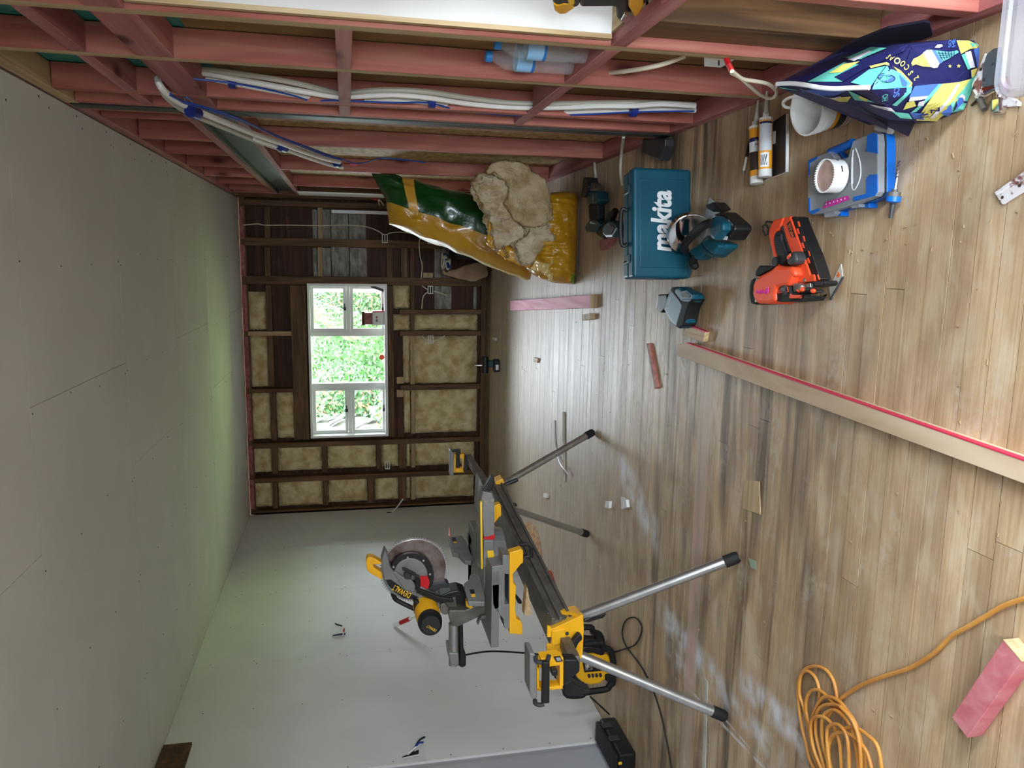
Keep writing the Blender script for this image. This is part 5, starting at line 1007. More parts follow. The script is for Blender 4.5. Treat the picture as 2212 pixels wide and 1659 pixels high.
LD('p_aqua', 1, 20, 750, 240, 780, 200, 770, 30, 740); LD('navy', 2, 460, 830, 620, 830, 620, 850, 480, 850); LD('p_yellow', 1, 560, 860, 800, 840, 760, 900, 640, 895); LD('p_aqua', 1, 760, 770, 1000, 880, 1060, 905, 840, 880)
LD('p_blue', 1, 250, 790, 560, 860, 760, 775, 500, 745, 330, 770); LD('p_white', 3, 600, 865, 700, 840, 690, 830, 600, 850); ND('p_blue', 2, 1430, 1010, 1640, 1030, 1600, 1090, 1480, 1080); ND('p_white', 2, 1000, 920, 1230, 960, 1280, 1010, 1060, 950); ND('p_aqua', 2.2, 1240, 1000, 1420, 1020, 1460, 1080, 1330, 1070); ND('p_yellow', 2, 900, 830, 990, 870, 960, 890, 880, 850)
zp = [ZF.lerp(ZN, k/6)+V((.004*math.sin(k*1.3), 0, .004)) for k in range(7)]
MB().tube(smooth_path(zp, 3), .006, 8, flat=.6).build('zip', 'white_print', tb, smooth=True); MB().tube([ZF+V((0, 0, .004)), ZF+V((-.004, .02, -.004))], .005, 6).build('zip_pull', 'chrome', tb)
st_r = cK(300, 600, 560, 420, 800, 265, 1200, 108, 1590, 40, 1650, 55, 1680, 190, 1560, 235, 1300, 265, 1000, 300, 620, 430, 330, 575)
mb = MB(); mb.prism([PX(x, y, .597) for x, y in st_r], (.006, 0, 0)); mb.build('strap', 'strap', tb)
pA, pB, pC = PZ(*cK(690, 762)[0], .305), PZ(*cK(1490, 1140)[0], .03), PZ(*cK(1420, 1285)[0], .008); nS = (pB-pA).cross(pC-pA).normalized()
for q in ((640, 745, 740, 770, 900, 850, 1050, 960, 1490, 1138, 1420, 1283, 1200, 1180, 1050, 1080, 920, 980, 800, 850), (240, 772, 330, 800, 720, 930, 1000, 1060, 1200, 1120, 1190, 1210, 800, 1050, 500, 905)):
    mb = MB(); mb.prism([PP(x, y, pA, nS) for x, y in cK(*q)], nS*.003); mb.build('strap', 'strap', tb)
# ---- clear tub, hinges
tbx = thing('storage_tub', 'clear plastic tub at the right edge beside the loose hinges', 'tub', (.5, 1.4, 0))
def rrect(x0, x1, y0, y1, r_, z_, n=6):
    out = []
    for cx, cy_, a0 in ((x1-r_, y1-r_, 0), (x0+r_, y1-r_, 90), (x0+r_, y0+r_, 180), (x1-r_, y0+r_, 270)):
        for k in range(n+1): a_ = math.radians(a0+90*k/n); out.append(V((cx+r_*math.cos(a_), cy_+r_*math.sin(a_), z_)))
    return out
def ringloft(mb, loops):
    n = len(loops[0]); base = len(mb.v)
    for lp in loops: mb.v += lp
    for j in range(len(loops)-1):
        for k in range(n): q = (k+1) % n; mb.f.append([base+j*n+k, base+j*n+q, base+(j+1)*n+q, base+(j+1)*n+k]); mb.m.append(0)
tx0, tx1, ty0, ty1 = .372, .70, 1.16, 1.545
mb = MB(); ringloft(mb, [rrect(tx0+.03, tx1-.03, ty0+.03, ty1-.03, .03, .002), rrect(tx0+.012, tx1-.012, ty0+.012, ty1-.012, .04, .10), rrect(tx0, tx1, ty0, ty1, .045, .10), rrect(tx0, tx1, ty0, ty1, .045, .115)]); mb.f.append(list(range(28))); mb.m.append(0)
mb.build('tub', 'clear_tub', tbx, smooth=True)
mb = MB(); ringloft(mb, [rrect(tx0-.004, tx1+.004, ty0-.004, ty1+.004, .048, .112), rrect(tx0-.004, tx1+.004, ty0-.004, ty1+.004, .048, .124), rrect(tx0+.014, tx1-.014, ty0+.014, ty1-.014, .036, .124), rrect(tx0+.018, tx1-.018, ty0+.018, ty1-.018, .034, .117)]); mb.f.append(list(range(len(mb.v)-28, len(mb.v)))); mb.m.append(0); mb.build('lid', 'clear_tub', tbx, smooth=True)
mat('rusty_grey', S(84, 90, 96), .6, .3, col2=S(96, 66, 44), scale=16, lo=.55, hi=.7); mat('flaky_white', S(226, 222, 222), .6, col2=S(128, 84, 80), scale=46, lo=.5, hi=.6, detail=6); mat('rust_red', S(132, 44, 28), .7, col2=S(104, 36, 24), scale=20)
cQ = crop(1980, 60, 8.29)
h_ = thing('door_hinge', 'grey rusty hinge plate leaning on red rusted plate beside the tub', 'hinge', PZ(2140, 140, 0))
MB().prism(fz(cQ(1180, 700, 1250, 470, 1370, 370, 1490, 345, 1500, 850, 1450, 1000, 1300, 1050, 1160, 1060), .04), (0, 0, -.006)).build('leaf', 'rusty_grey', h_, bevel=.002); MB().prism(fz(cQ(1110, 1090, 1450, 1000, 1500, 860, 1540, 1120, 1440, 1100, 1290, 1100, 1110, 1210), .022), (0, 0, -.02)).build('backing', 'rust_red', h_)
mb = MB()
for q in cQ(1370, 645, 1205, 930): p = PZ(*q, .0405); mb.cyl(p, p+V((0, 0, .001)), .004, 8)
mb.build('hole', 'dark_grey', h_)
h_ = thing('door_hinge', 'long white painted hinge leaf next to the tote bag', 'hinge', PZ(2110, 160, 0)); MB().prism(fz(cQ(1220, 450, 1260, 500, 1140, 960, 1110, 1150, 1060, 1230, 1000, 1130, 985, 1020, 1060, 850), .03), (0, 0, -.028)).build('leaf', 'flaky_white', h_, bevel=.002)
mb = MB()
for q in cQ(1025, 1075, 1155, 740): p = PZ(*q, .0305); mb.cyl(p, p+V((0, 0, .001)), .004, 10)
mb.build('hole', 'dark_brown', h_); MB().tube(fz(cQ(1070, 1250, 1110, 1180, 1200, 1150), .02), .005, 8).build('pin', 'flaky_white', h_)
h_ = thing('cupboard_hinge', 'shiny chrome hinge lying in front of the clear tub', 'hinge', PZ(2165, 220, 0)); MB().prism(fz(cQ(1330, 1270, 1480, 1240, 1530, 1420, 1480, 1540, 1330, 1530), .02), (0, 0, -.018)).build('cup', 'chrome', h_, bevel=.004); MB().tube(fz(cQ(1500, 1260, 1510, 1480), .028), .004, 8).build('arm', 'chrome', h_, smooth=True); MB().prism(fz(cQ(1540, 1220, 1700, 1250, 1810, 1330, 1800, 1400, 1640, 1420, 1530, 1420), .015), (0, 0, -.013)).build('plate', 'flaky_white', h_, bevel=.002)
MB().tube(smooth_path(fz(cQ(1240, 1190, 1300, 1160, 1420, 1100, 1480, 1140, 1470, 1240), .03), 3), .006, 8).build('bracket', 'chrome', h_, smooth=True)
h_ = thing('hinge_screw', 'thick grey hinge pin lying below the white hinge', 'pin', PZ(2125, 225, 0)); MB().tube(fz(cQ(1125, 1260, 1220, 1460), .010), .0075, 10).build('shank', 'dusty_metal', h_, smooth=True)
h_ = thing('rusty_nail', 'thin dark nail lying beside the grey hinge pin', 'nail', PZ(2105, 222, 0)); MB().tube(fz(cQ(1100, 1280, 985, 1390), .004), .0032, 8).build('shank', 'dark_brown', h_)
h_ = thing('scrap_hinge', 'flaking white hinge alone on the floor at the right edge', 'hinge', PZ(2180, 405, 0)); o = MB().prism(fz(cB(1775, 830, 2060, 630, 2080, 760, 1830, 915), .008), (0, 0, -.006)).build('leaf', 'flaky_white', h_, bevel=.001)
MB().prism(fz(cB(1775, 830, 2060, 630, 2062, 655, 1785, 852), .016), (0, 0, -.015)).build('knuckle', 'flaky_white', h_, bevel=.002)
mb = MB()
for q in cB(1832, 865, 1948, 785): p = PZ(*q, .0085); mb.cyl(p, p+V((0, 0, .0006)), .004, 10)
mb.build('hole', 'dark_brown', h_)
wt = thing('white_tube', 'white plastic tube poking out under the dark bag strap', 'tube', PZ(1912, 280, 0)); MB().tube(fz(cK(1090, 1185, 1230, 1215), .013), .013, 12).build('shell', 'white_plastic', wt, smooth=True)

# ---- orange extension cord
cO = crop(1500, 1150, 3.107); mat('orange_cord', S(206, 146, 66), .5, col2=S(190, 124, 52), scale=12)
ec = thing('extension_cord', 'coiled orange extension cord on the bare floorboards', 'cord', PZ(1800, 1580, 0))
loops = [(960,1120,935,1000,880,920,800,897,730,930,698,1010,700,1150,720,1300,750,1420,775,1530,850,1650,950,1720,1050,1740), (835,1200,840,1080,815,980,760,930,715,960,705,1080,735,1180,770,1330,800,1500,870,1640,960,1700), (1000,1210,920,1130,850,1065,790,1060,755,1110,750,1200,780,1330,800,1450,850,1600,930,1700),
 (1060,1250,990,1150,920,1105,860,1110,820,1170,790,1250,785,1350,810,1480,860,1590,900,1680), (1150,1680,1140,1500,1080,1280,1000,1180,930,1155,860,1165,820,1220,815,1350,850,1500,900,1640,1000,1720), (1110,1700,1085,1440,1040,1290,960,1200,900,1200,860,1250,860,1400,900,1560,930,1660),
 (990,1700,975,1420,930,1300,870,1240,800,1245,780,1310,800,1450,850,1580,900,1680), (1265,1680,1235,1450,1160,1360,1080,1310,1000,1320,930,1370,900,1450,915,1581,960,1700), (1210,1680,1160,1480,1080,1380,990,1340,920,1370,890,1450,900,1581,940,1690), (1040,1700,1030,1400,980,1300,930,1290,890,1330,900,1500,920,1680), (1120,1690,1110,1420,1060,1260,980,1170)]
mb = MB()
for i, lp in enumerate(loops): mb.tube(smooth_path(fz(cO(*lp), .007+.0042*i), 4), .0058, 8)
mb.build('coil', 'orange_cord', ec, smooth=True)
mb = MB(); mb.tube(smooth_path(fz(cO(900, 1230, 960, 1140, 1030, 1080, 1130, 1020, 1290, 960, 1420, 920, 1520, 870, 1620, 800, 1720, 700, 1840, 630, 1960, 560, 2080, 490, 2260, 430, 2500, 360), .007), 5), .0062, 8); mb.build('lead', 'orange_cord', ec, smooth=True)

# ---- timber offcuts
mat('tape_green', S(150, 172, 150), .7)
def timber(name, label, pts, ztop, m_, end=None, cat='timber'):
    t = thing(name, label, cat, PZ(*pts[0], 0)); o = MB().prism(fz(pts, ztop), (0, 0, -ztop)).build('board', m_, t, bevel=.0012, seg=1); return t
wood('pale_x', S(186, 158, 126), S(206, 180, 148), S(220, 196, 166), (8, 1.3, 30)); wood('pinkpale', S(216, 120, 150), S(232, 150, 176), S(240, 172, 190), (24, 1.4, 24))
pk = timber('long_plank', 'long pale timber length lying across the near floor', [(1463, 768), (1464, 743), (1482, 741), (2420, 1066), (2420, 1122)], .04, 'pale_x')
MB().prism([PZ(1482, 740, .041), PZ(2420, 1064.5, .041), PZ(2420, 1068.5, .041), PZ(1482, 742.4, .041)], (0, 0, -.02)).build('red_edge', 'crimson', pk)
t = thing('pink_offcut', 'bright pink framing offcut lying alone on the far floor', 'offcut', PZ(1200, 655, 0)); MB().prism(fz([(1102, 650), (1275, 637), (1275, 665), (1102, 671)], .045), (0, 0, -.045)).build('board', 'pinkpale', t, bevel=.002)
q = fz([(1275, 636), (1275, 666)], .0455); MB().prism([q[0], q[1], q[1]-V((0, 0, .045)), q[0]-V((0, 0, .045))], (0, -.002, 0)).build('end_grain', 'tan_x', t)
t = timber('timber_cube', 'small cube of timber beside the bright pink offcut', [(1256, 680), (1274, 677), (1275, 690), (1257, 692)], .035, 'tan_z', cat='offcut')
t = timber('red_sliver', 'thin red timber sliver on the floor in front of the long plank', [(1396, 742), (1403, 741), (1421, 836), (1414, 840)], .012, 'pink_z', cat='offcut')
t = thing('pink_stud_block', 'thick pink framing block at the lower right corner', 'offcut', PZ(2130, 1490, 0)); top = cO(1725, 1240, 2070, 722, 2195, 870, 1830, 1380)
wood('pink_fresh', S(186, 92, 102), S(204, 116, 122), S(216, 150, 152), (14, 14, 6)); MB().prism(fz(top, .045), (0, 0, -.045)).build('block', 'pink_fresh', t, bevel=.002)
q = fz(cO(2070, 722, 2195, 870), .0455); n_ = (q[1]-q[0]).cross(V((0, 0, 1))).normalized(); n_ = n_ if n_.dot(PZ(2212, 1300)-q[0]) > 0 else -n_; MB().prism([q[0], q[1], q[1]-V((0, 0, .044)), q[0]-V((0, 0, .044))], n_*.002).build('end_grain', 'tan_x', t)
pt = timber('floor_patch', 'thin square of pale board lying on the dark floor', [(1606, 1036), (1640, 1040), (1642, 1112), (1603, 1098)], .004, 'tan_x', cat='board scrap')
for lab_, q in (('small white plaster crumb nearest the stand leg', [(1308, 1082), (1316, 1083), (1315, 1098), (1306, 1096)]), ('larger white plaster crumb with a slanted edge', [(1341, 1073), (1352, 1080), (1354, 1096), (1342, 1100)]), ('tiny pale crumb alone on the far floor', [(1174, 1065), (1182, 1067), (1180, 1076), (1173, 1074)]), ('tiny brown crumb on the floor below the window', [(1153, 772), (1162, 774), (1160, 784), (1152, 782)]), ('tiny pale crumb at the foot of the back wall', [(1064, 728), (1070, 730), (1069, 736), (1063, 735)])):
    t = timber('plaster_crumb', lab_, q, .018, 'plaster_core' if 'white' in lab_ or 'pale' in lab_ else 'tan_z', cat='debris')
t = timber('green_tape', 'scrap of pale green tape by the nearest stand foot', [(1616, 1205), (1632, 1212), (1634, 1232), (1622, 1226)], .001, 'tape_green', cat='tape')
# electrical strips
cs_ = thing('conduit_strip', 'ribbed white conduit strip lying on the far floor', 'conduit', PZ(1218, 960, 0)); mb = MB(); a_, b_ = PZ(1218, 890, .008), PZ(1219, 1040, .008)
mb.tube([a_, b_], .008, 8); 
for k in range(40): p = a_.lerp(b_, k/40); mb.lathe(p, b_-a_, [(0, .0115), (.006, .0115)], 8)
mb.build('tube', 'conduit_grey', cs_)
cs_ = thing('white_cable', 'smooth white cable offcut beside the ribbed strip', 'cable', PZ(1200, 950, 0)); MB().tube(smooth_path([PZ(1198, 908, .006), PZ(1199, 950, .006), PZ(1204, 980, .008), PZ(1210, 1000, .022), PZ(1218, 1012, .031), PZ(1227, 1024, .020)], 5), .006, 8).build('sheath', 'white_plastic', cs_, smooth=True)
cs_ = thing('metal_strip', 'serrated metal strip lying by the near left stand leg', 'strip', PZ(1530, 1600, 0)); mb = MB(); a_, b_ = PZ(1526, 1470, .004), PZ(1520, 1680, .004); w_ = V((0, .012, 0)); mb.prism([a_-w_, b_-w_, b_+w_, a_+w_], (0, 0, -.003))
for k in range(60): p = a_.lerp(b_, k/60); q_ = a_.lerp(b_, (k+.6)/60); mb.prism([p+w_, q_+w_, p.lerp(q_, .5)+w_*1.8], (0, 0, -.003))
mb.build('strip', 'conduit_grey', cs_)
# dustpan brush and saw dust
bp_ = thing('dust_brush', 'red and white hand brush with orange bristles on the far floor', 'brush', PZ(1178, 1245, 0))
MB().prism(fz([(1161, 1228), (1166, 1232), (1186, 1276), (1180, 1278)], .05), (0, 0, -.03)).build('back', 'red', bp_, bevel=.003)
mb = MB(); mb.prism(fz([(1168, 1224), (1172, 1222), (1192, 1272), (1188, 1278)], .04), (0, 0, -.04)); mb.build('bristles', 'conduit_grey', bp_); mb = MB(); mb.prism(fz([(1171, 1233), (1178, 1233), (1188, 1262), (1181, 1264)], .045), (0, 0, -.04)); mb.build('bristle_band', 'orange', bp_)
mat('sawdust', S(196, 160, 120), .95, col2=S(150, 106, 74), scale=40)
sd_ = thing('sawdust_heap', 'heap of brown sawdust behind the stand beam', 'sawdust', PZ(1160, 1200, 0)); mb = MB(); c_ = PZ(1150, 1188, 0)
mb.grid(lambda u, v: c_+V(((v)*.24*math.cos(u*6.283)*(1+.3*noise.noise(V((u*4, 0, 2)))), v*.36*math.sin(u*6.283), max(.001, .10*(1-v)**1.2*(1+.5*noise.noise(V((u*7, v*7, 5))))))), 26, 10, closed_u=True); o = mb.build('dust', 'sawdust', sd_, smooth='all'); o['kind'] = 'stuff'
# grey cloth by the wall, little laser, flex leads
gs = thing('sanding_sponge', 'dark grey sanding pad leaning against the bottom plate', 'sanding pad', PZ(1410, 325, 0)); cR = crop(1000, 180, 4.424)
o = MB().prism(fz(cR(1715, 525, 1930, 525, 1925, 600, 1880, 740, 1700, 670), .06), (0, 0, -.055)).build('pad', 'dark_grey', gs, bevel=.008)
lz = thing('small_driver', 'small black power tool alone on the far floor below the window', 'power tool', PZ(1070, 788, 0)); cS = crop(480, 400, 3.687)
p = PZ(1080, 790, 0); MB().box((p.x-.07, p.y-.0, .0), (p.x+.06, p.y+.1, .06)).build('battery', 'black_plastic', lz, bevel=.008); MB().box((p.x-.02, p.y+.02, .06), (p.x+.05, p.y+.09, .12)).build('grip', 'teal_dark', lz, bevel=.01); MB().tube([p+V((-.08, .05, .15)), p+V((.09, .05, .15))], .035, 14).build('body', 'black_plastic', lz, smooth=True); MB().tube([p+V((.0, .05, .18)), p+V((.0, .05, .26))], [.014, .009], 10).build('nose', 'steel', lz, smooth=True); MB().box((p.x-.045, p.y-.002, .015), (p.x+.01, p.y, .045)).build('label', 'white_print', lz)
# ================================================================== INSULATION BAGS
mat('bag_yellow', S(200, 150, 34), .28, col2=S(184, 132, 22), scale=5, coat=.3, bump=.25, bscale=26); mat('bag_orange', S(214, 160, 60), .35); mat('bag_green', S(12, 66, 24), .28, coat=.3, bump=.2, bscale=24); mat('bag_pale', S(222, 206, 150), .4, col2=S(200, 176, 96), scale=30); mat('bag_lime', S(120, 150, 30), .35)
bA = thing('insulation_bag', 'tall full yellow and green insulation bag leaning on the framed wall', 'bag', (.25, 5.75, 0))
T1, T2 = PY(800, 384, 5.98), PY(852, 470, 5.95); B1, B2 = PY(1150, 455, 5.86), PY(1140, 600, 5.82)
T1.x = min(T1.x, .585)
tc_, bc2 = (T1+T2)/2, (B1+B2)/2; L_ax = (bc2-tc_); bc2 = tc_+L_ax*((tc_.z-.10)/(tc_.z-bc2.z)); axd = (tc_-bc2); Lh = axd.length; an = axd.normalized(); skw = (T1-T2).dot(an)/2; wv2 = (T1-T2); wv2 = (wv2-an*wv2.dot(an)).normalized(); dv = an.cross(wv2)
if dv.y < 0: dv = -dv
wT, wB = (T1-T2).length/2*1.02, (B1-B2).length/2*1.08
def bagA(u, v):
    th = u*2*math.pi; ww = wB+(wT-wB)*v; tt = .17
    e0 = min(1, (1-v)/.16); e1 = min(1, v/.08); f0 = math.sqrt(max(0, 1-(1-e0)**2)); f1 = math.sqrt(max(0, 1-(1-e1)**2)); tt *= max(.06, f0*f1); ww *= (.9+.1*f1)
    c, s = math.cos(th), math.sin(th); cc = math.copysign(abs(c)**.72, c); ss = math.copysign(abs(s)**.85, s)
    p = bc2+an*(Lh*v+skw*cc*max(0, v-.25)/.75)+wv2*ww*cc-dv*tt*ss; nz_ = noise.noise(p*9)*.012+noise.noise(V((u*26, v*9, 3)))*.006*(1+2*(v > .85))
    # pinched corners at the top
    if v > .93: p += an*(.05*(abs(cc)-.5))*(v-.93)/.07
    return p-dv*nz_*2+wv2*nz_
def bagA_m(i, j):
    a = i/64*360; v = j/50
    if a < 94 or a > 300: return 1 if (.765 < v < .83) else (2 if v > .3 else 0)
    if 162 < a < 196: return 3
    return 0
mb = MB(); mb.grid(bagA, 64, 50, mi=bagA_m, closed_u=True); o = mb.build('sack', ['bag_yellow', 'bag_orange', 'bag_green', 'bag_pale'], bA, smooth='all')
bB = thing('insulation_bag', 'torn yellow insulation bag lying open in front of the tall bag', 'bag', (.1, 5.15, 0))
def bagB(u, v):
    th = u*2*math.pi; x = -.16+.63*v
    e = min(1, v/.18, (1-v)/.14); f = max(.12, math.sqrt(max(0, 1-(1-e)**2))); hh = (.15+.03*v)*f; tt = .20*f
    c, s = math.cos(th), math.sin(th); p = V((x, 5.23+tt*math.copysign(abs(c)**.7, c), .003+hh+hh*math.copysign(abs(s)**.75, s)))
    n1 = noise.noise(p*7)*.03+noise.noise(p*19)*.012+abs(noise.noise(V((p.x*22, p.z*4, 8))))*.035+abs(noise.noise(p*15+V((3, 1, 0))))*.02
    p += V((0, -n1, n1*.7)); p.z = max(.002, p.z); return p
mb = MB(); mb.grid(bagB, 120, 100, mi=lambda i, j: 1 if (j < 12 and 66 < i < 100) else 0, closed_u=True); mb.build('sack', ['bag_yellow', 'bag_lime'], bB, smooth='all')
mat('bag_film', S(220, 190, 110), .12, coat=1, alpha=.8, bump=.6, bscale=30)
mb = MB(); fl = [PY(x, y, 5.12) for x, y in cI(275, 1045, 300, 740, 420, 1010, 700, 1180, 1010, 1290, 940, 1370, 770, 1345, 500, 1240)]; mb.prism(fl, (0, .02, 0)); o = mb.build('flap', 'bag_yellow', bB); soften(o, .012, 3, .03, .06)
mb = MB(); mb.prism(fy(cI(760, 1370, 840, 1230, 1010, 1290, 1045, 1000, 1062, 1230, 1040, 1500, 980, 1450, 900, 1370), 5.03), (0, .012, 0)); o = mb.build('torn_edge', 'bag_film', bB); soften(o, .008, 2, .03, .05)
o_, e_, u_ = fy(cI(540, 1200, 500, 1120, 500, 1215), 5.045); text('print_lettering', 'Batts', o_, e_-o_, u_-o_, .03, 'black_print', bB)
mat('wool', S(204, 184, 148), .95, col2=S(168, 142, 100), scale=11, detail=9, bump=.9, bscale=60, spec=.1); mat('wool_pale', S(214, 198, 170), .95, col2=S(170, 146, 108), scale=16, stretch=(1, 1, .4), detail=8, bump=.9, bscale=50, spec=.1)
WL = iter(('large smooth folded beige batt on top of the torn bag', 'frayed pale batt hanging left of the large folded batt', 'frayed batt tongue pointing down at the floor from the torn bag', 'narrow batt strip tucked beside the torn yellow plastic'))
def wool(name, m_, Y0, th, pts, tilt=0, d=.06, it=4):
    mb = MB(); q = fy(cI(*pts), Y0); mb.prism([p+V((0, tilt*(p.z-.6), 0)) for p in q], (0, th, 0)); o = mb.build('loose_batt', m_); tag(o, next(WL), 'insulation', 'loose batts from the torn bag'); soften(o, .012, it, d, .055); return o
wool('batt', 'wool', 4.98, .16, (400, 90, 560, 85, 700, 110, 880, 240, 1030, 480, 1060, 770, 980, 800, 860, 850, 740, 850, 680, 820, 560, 700, 490, 590, 520, 490, 550, 400, 530, 320, 400, 240, 280, 220, 300, 170))
wool('batt', 'wool_pale', 5.06, .16, (125, 310, 250, 240, 400, 260, 520, 330, 540, 430, 500, 600, 540, 700, 640, 820, 745, 940, 590, 1040, 400, 1130, 370, 1060, 340, 850, 290, 690, 200, 540), .15, .09, 2)
wool('batt', 'wool_pale', 5.02, .12, (600, 1050, 740, 950, 760, 860, 880, 850, 1045, 800, 1050, 1000, 930, 1090, 760, 1295, 690, 1290, 640, 1150), 0, .08, 2)
wool('batt', 'wool', 5.10, .14, (930, 1090, 1050, 850, 1050, 1200, 1000, 1280, 940, 1200))

# ================================================================== THINGS IN AND ON THE FRAMING
def bottle(label, cx, zb, h, r_, X0, Yb):
    t = thing('water_bottle', label, 'bottle', (X0, Yb, zb)); c0 = V((X0, Yb, zb)); pr = [(0, r_*.6), (.004, r_*.92)]
    for k in range(9): z_ = .012+k*.02; pr += [(z_, r_), (z_+.006, r_*.965), (z_+.014, r_)]
    pr += [(h*.70, r_), (h*.80, r_*.86), (h*.88, r_*.5), (h*.92, r_*.32), (h*.94, r_*.32)]
    MB().lathe(c0, (0, 0, 1), pr, 28).build('shell', 'bottle', t, smooth=True)
    mb = MB(); mb.lathe(c0, (0, 0, 1), [(h*.93, r_*.44), (h*.99, r_*.44), (h, r_*.38)], 20); mb.build('cap', 'blue_cap', t, smooth=True)
    mb = MB(); mb.lathe(c0, (0, 0, 1), [(h*.46, r_*1.01), (h*.66, r_*1.01)], 28, caps=False); mb.build('label', 'blue_label', t, smooth=True)
    mb = MB(); mb.lathe(c0, (0, 0, 1), [(h*.46, r_*1.02), (h*.49, r_*1.02)], 28, caps=False); mb.build('label_stripe', 'blue_band', t); return t
mat('blue_cap', S(40, 130, 205), .4); mat('blue_label', S(170, 205, 232), .45, col2=S(130, 184, 226), scale=12); mat('blue_band', S(40, 110, 190), .45)
bottle('clear water bottle with pale blue label standing nearer on the nogging', 0, .804, .295, .041, XR+.046, 2.445)
bottle('clear water bottle behind the first one on the nogging', 0, .804, .295, .041, XR+.046, 2.60)
# cordless drill on the near nogging
dd = thing('yellow_drill', 'black and yellow cordless driver standing on the near nogging', 'drill', (.66, 2.06, .803)); XD = XR+.03; cT = crop(1170, 0, 6.32)
def TX(name, m_, x0, th, *pts, b=.004, p=dd): return MB().prism([PX(x, y, x0) for x, y in cT(*pts)], (th, 0, 0)).build(name, m_, p, bevel=b)
TX('battery', 'black_plastic', XD, .065, 1385, -120, 1490, -120, 1490, 190, 1440, 260, 1330, 350, 1230, 350, 1290, 230, 1390, 100, b=.006)
TX('battery_clip', 'yellow', XD-.004, .06, 1185, -120, 1390, -120, 1390, 90, 1345, 170, 1335, 225, 1260, 225, 1225, 160, 1185, 100)
TX('handle', 'black_plastic', XD+.005, .05, 500, -60, 900, -60, 1185, -120, 1185, 100, 1230, 200, 1300, 230, 1180, 330, 1090, 320, 1020, 250, 1005, 110, 960, 95, 520, 100, b=.008)
TX('body', 'dark_grey', XD, .06, 160, -200, 480, -200, 520, -40, 520, 95, 430, 115, 330, 190, 240, 195, 180, 160, 150, 60, b=.01)
TX('gear_case', 'yellow', XD-.003, .05, 155, 60, 230, 80, 300, 60, 420, 70, 445, 115, 335, 192, 240, 196, 175, 150)
TX('badge', 'yellow_print', XD-.004, .004, 355, -10, 450, -10, 445, 65, 370, 60, b=.001); TX('belt_hook', 'chrome', XD-.006, .05, 1080, 290, 1130, 195, 1200, 230, 1250, 240, 1325, 250, 1325, 300, 1235, 335, 1130, 325)
# conduit bundle running down the bay behind the studs
def xpath(pts, X0): return [PX(x, y, X0) for x, y in pts]
cb = thing('conduit_bundle', 'white and grey conduits taped together running down the stud bay', 'conduit', (.66, 3.1, .1)); cU = crop(300, 130, 4.424); XC = XR+.05
bpath = cU(440, 120, 700, 150, 1000, 210, 1300, 265, 1600, 320, 1900, 365) + [(760, 212), (850, 208), (930, 215), (1000, 226), (1080, 234), (1150, 236), (1230, 235), (1300, 232), (1370, 232), (1430, 228), (1502, 232)]
def bX(x): return XR+.075-.055*min(1, max(0, (x-400)/250))
def bpa(pts, d): return [PX(x, y, bX(x)+d) for x, y in pts]
def offs(pts, dy): return [(x, y+dy) for x, y in pts]
MB().tube(smooth_path(bpa(offs(bpath, -4), 0), 3), .0115, 8).build('white_conduit', 'conduit_white', cb, smooth=True); MB().tube(smooth_path(bpa(offs(bpath, 6), 0), 3), .0115, 8).build('white_conduit', 'conduit_white', cb, smooth=True)
gpth = cU(420, 75, 700, 95, 1000, 135, 1300, 180, 1600, 240, 1900, 315) + [(740, 202), (830, 194), (920, 198), (1000, 210), (1100, 222), (1200, 224), (1300, 222), (1400, 222), (1500, 226)]
MB().tube(smooth_path(bpa(gpth, .012), 3), .0105, 8).build('grey_conduit', 'conduit_grey', cb, smooth=True)
MB().tube(smooth_path(xpath(cU(490, 175, 860, 215, 1200, 275, 1480, 340, 1650, 390, 1870, 385) + [(850, 222), (925, 222), (1000, 240), (1120, 250), (1250, 248), (1370, 242), (1500, 240)], XR+.006), 3), .0035, 6).build('blue_wire', 'blue_wire', cb, smooth=True)
for q in (cU(890, 190)[0], (933, 216), (1368, 236)): p = PX(q[0], q[1], bX(q[0])); MB().tube([p+V((0, 0, -.013)), p+V((0, 0, .013))], .031, 12).build('tape', 'blue_tape', cb, smooth=True)
# bundle hanging out of the wall
hb = thing('hanging_conduits', 'taped conduit bundle hanging out of the framing with bare wire ends', 'conduit', (.56, 3.6, 2.1))
def hang(pts): return [PX(x, y, X0) for (x, y), X0 in pts]
hp_ = list(zip(cU(190, 200, 215, 270, 290, 350, 400, 425, 530, 490, 800, 600, 1080, 715, 1370, 815, 1600, 900, 1800, 965, 1930, 995), (.63, .60, .585, .575, .565, .55, .55, .55, .55, .55, .55)))
def dyo(l, d): return [((x+d*.5, y+d), X0) for (x, y), X0 in l]
MB().tube(smooth_path(hang(dyo(hp_, -5)), 4), .0125, 8).build('white_conduit', 'conduit_white', hb, smooth=True); MB().tube(smooth_path(hang(dyo(hp_[6:], 7)), 4), .0115, 8).build('white_conduit', 'conduit_white', hb, smooth=True)
MB().tube(smooth_path(hang(dyo(hp_[:8], 10)), 4), .0125, 8).build('grey_conduit', 'conduit_grey', hb, smooth=True)
bw = cU(300, 320, 420, 395, 560, 440, 800, 520, 1050, 610, 1300, 720, 1560, 810, 1800, 900, 1940, 945, 2060, 985, 2200, 970)+[(820, 342), (860, 344), (920, 351)]
for k in range(3): MB().tube(smooth_path([PX(x, y+k*2.2*math.sin(i*.9+k), .545-.008*k) for i, (x, y) in enumerate(bw[:9] if k else bw)], 4), .0035, 6).build('blue_wire', 'blue_wire', hb, smooth=True)
MB().tube(smooth_path(xpath(cU(520, 420, 440, 380, 440, 355, 480, 360, 510, 400), .55), 3), .003, 6).build('wire_loop', 'blue_wire', hb)
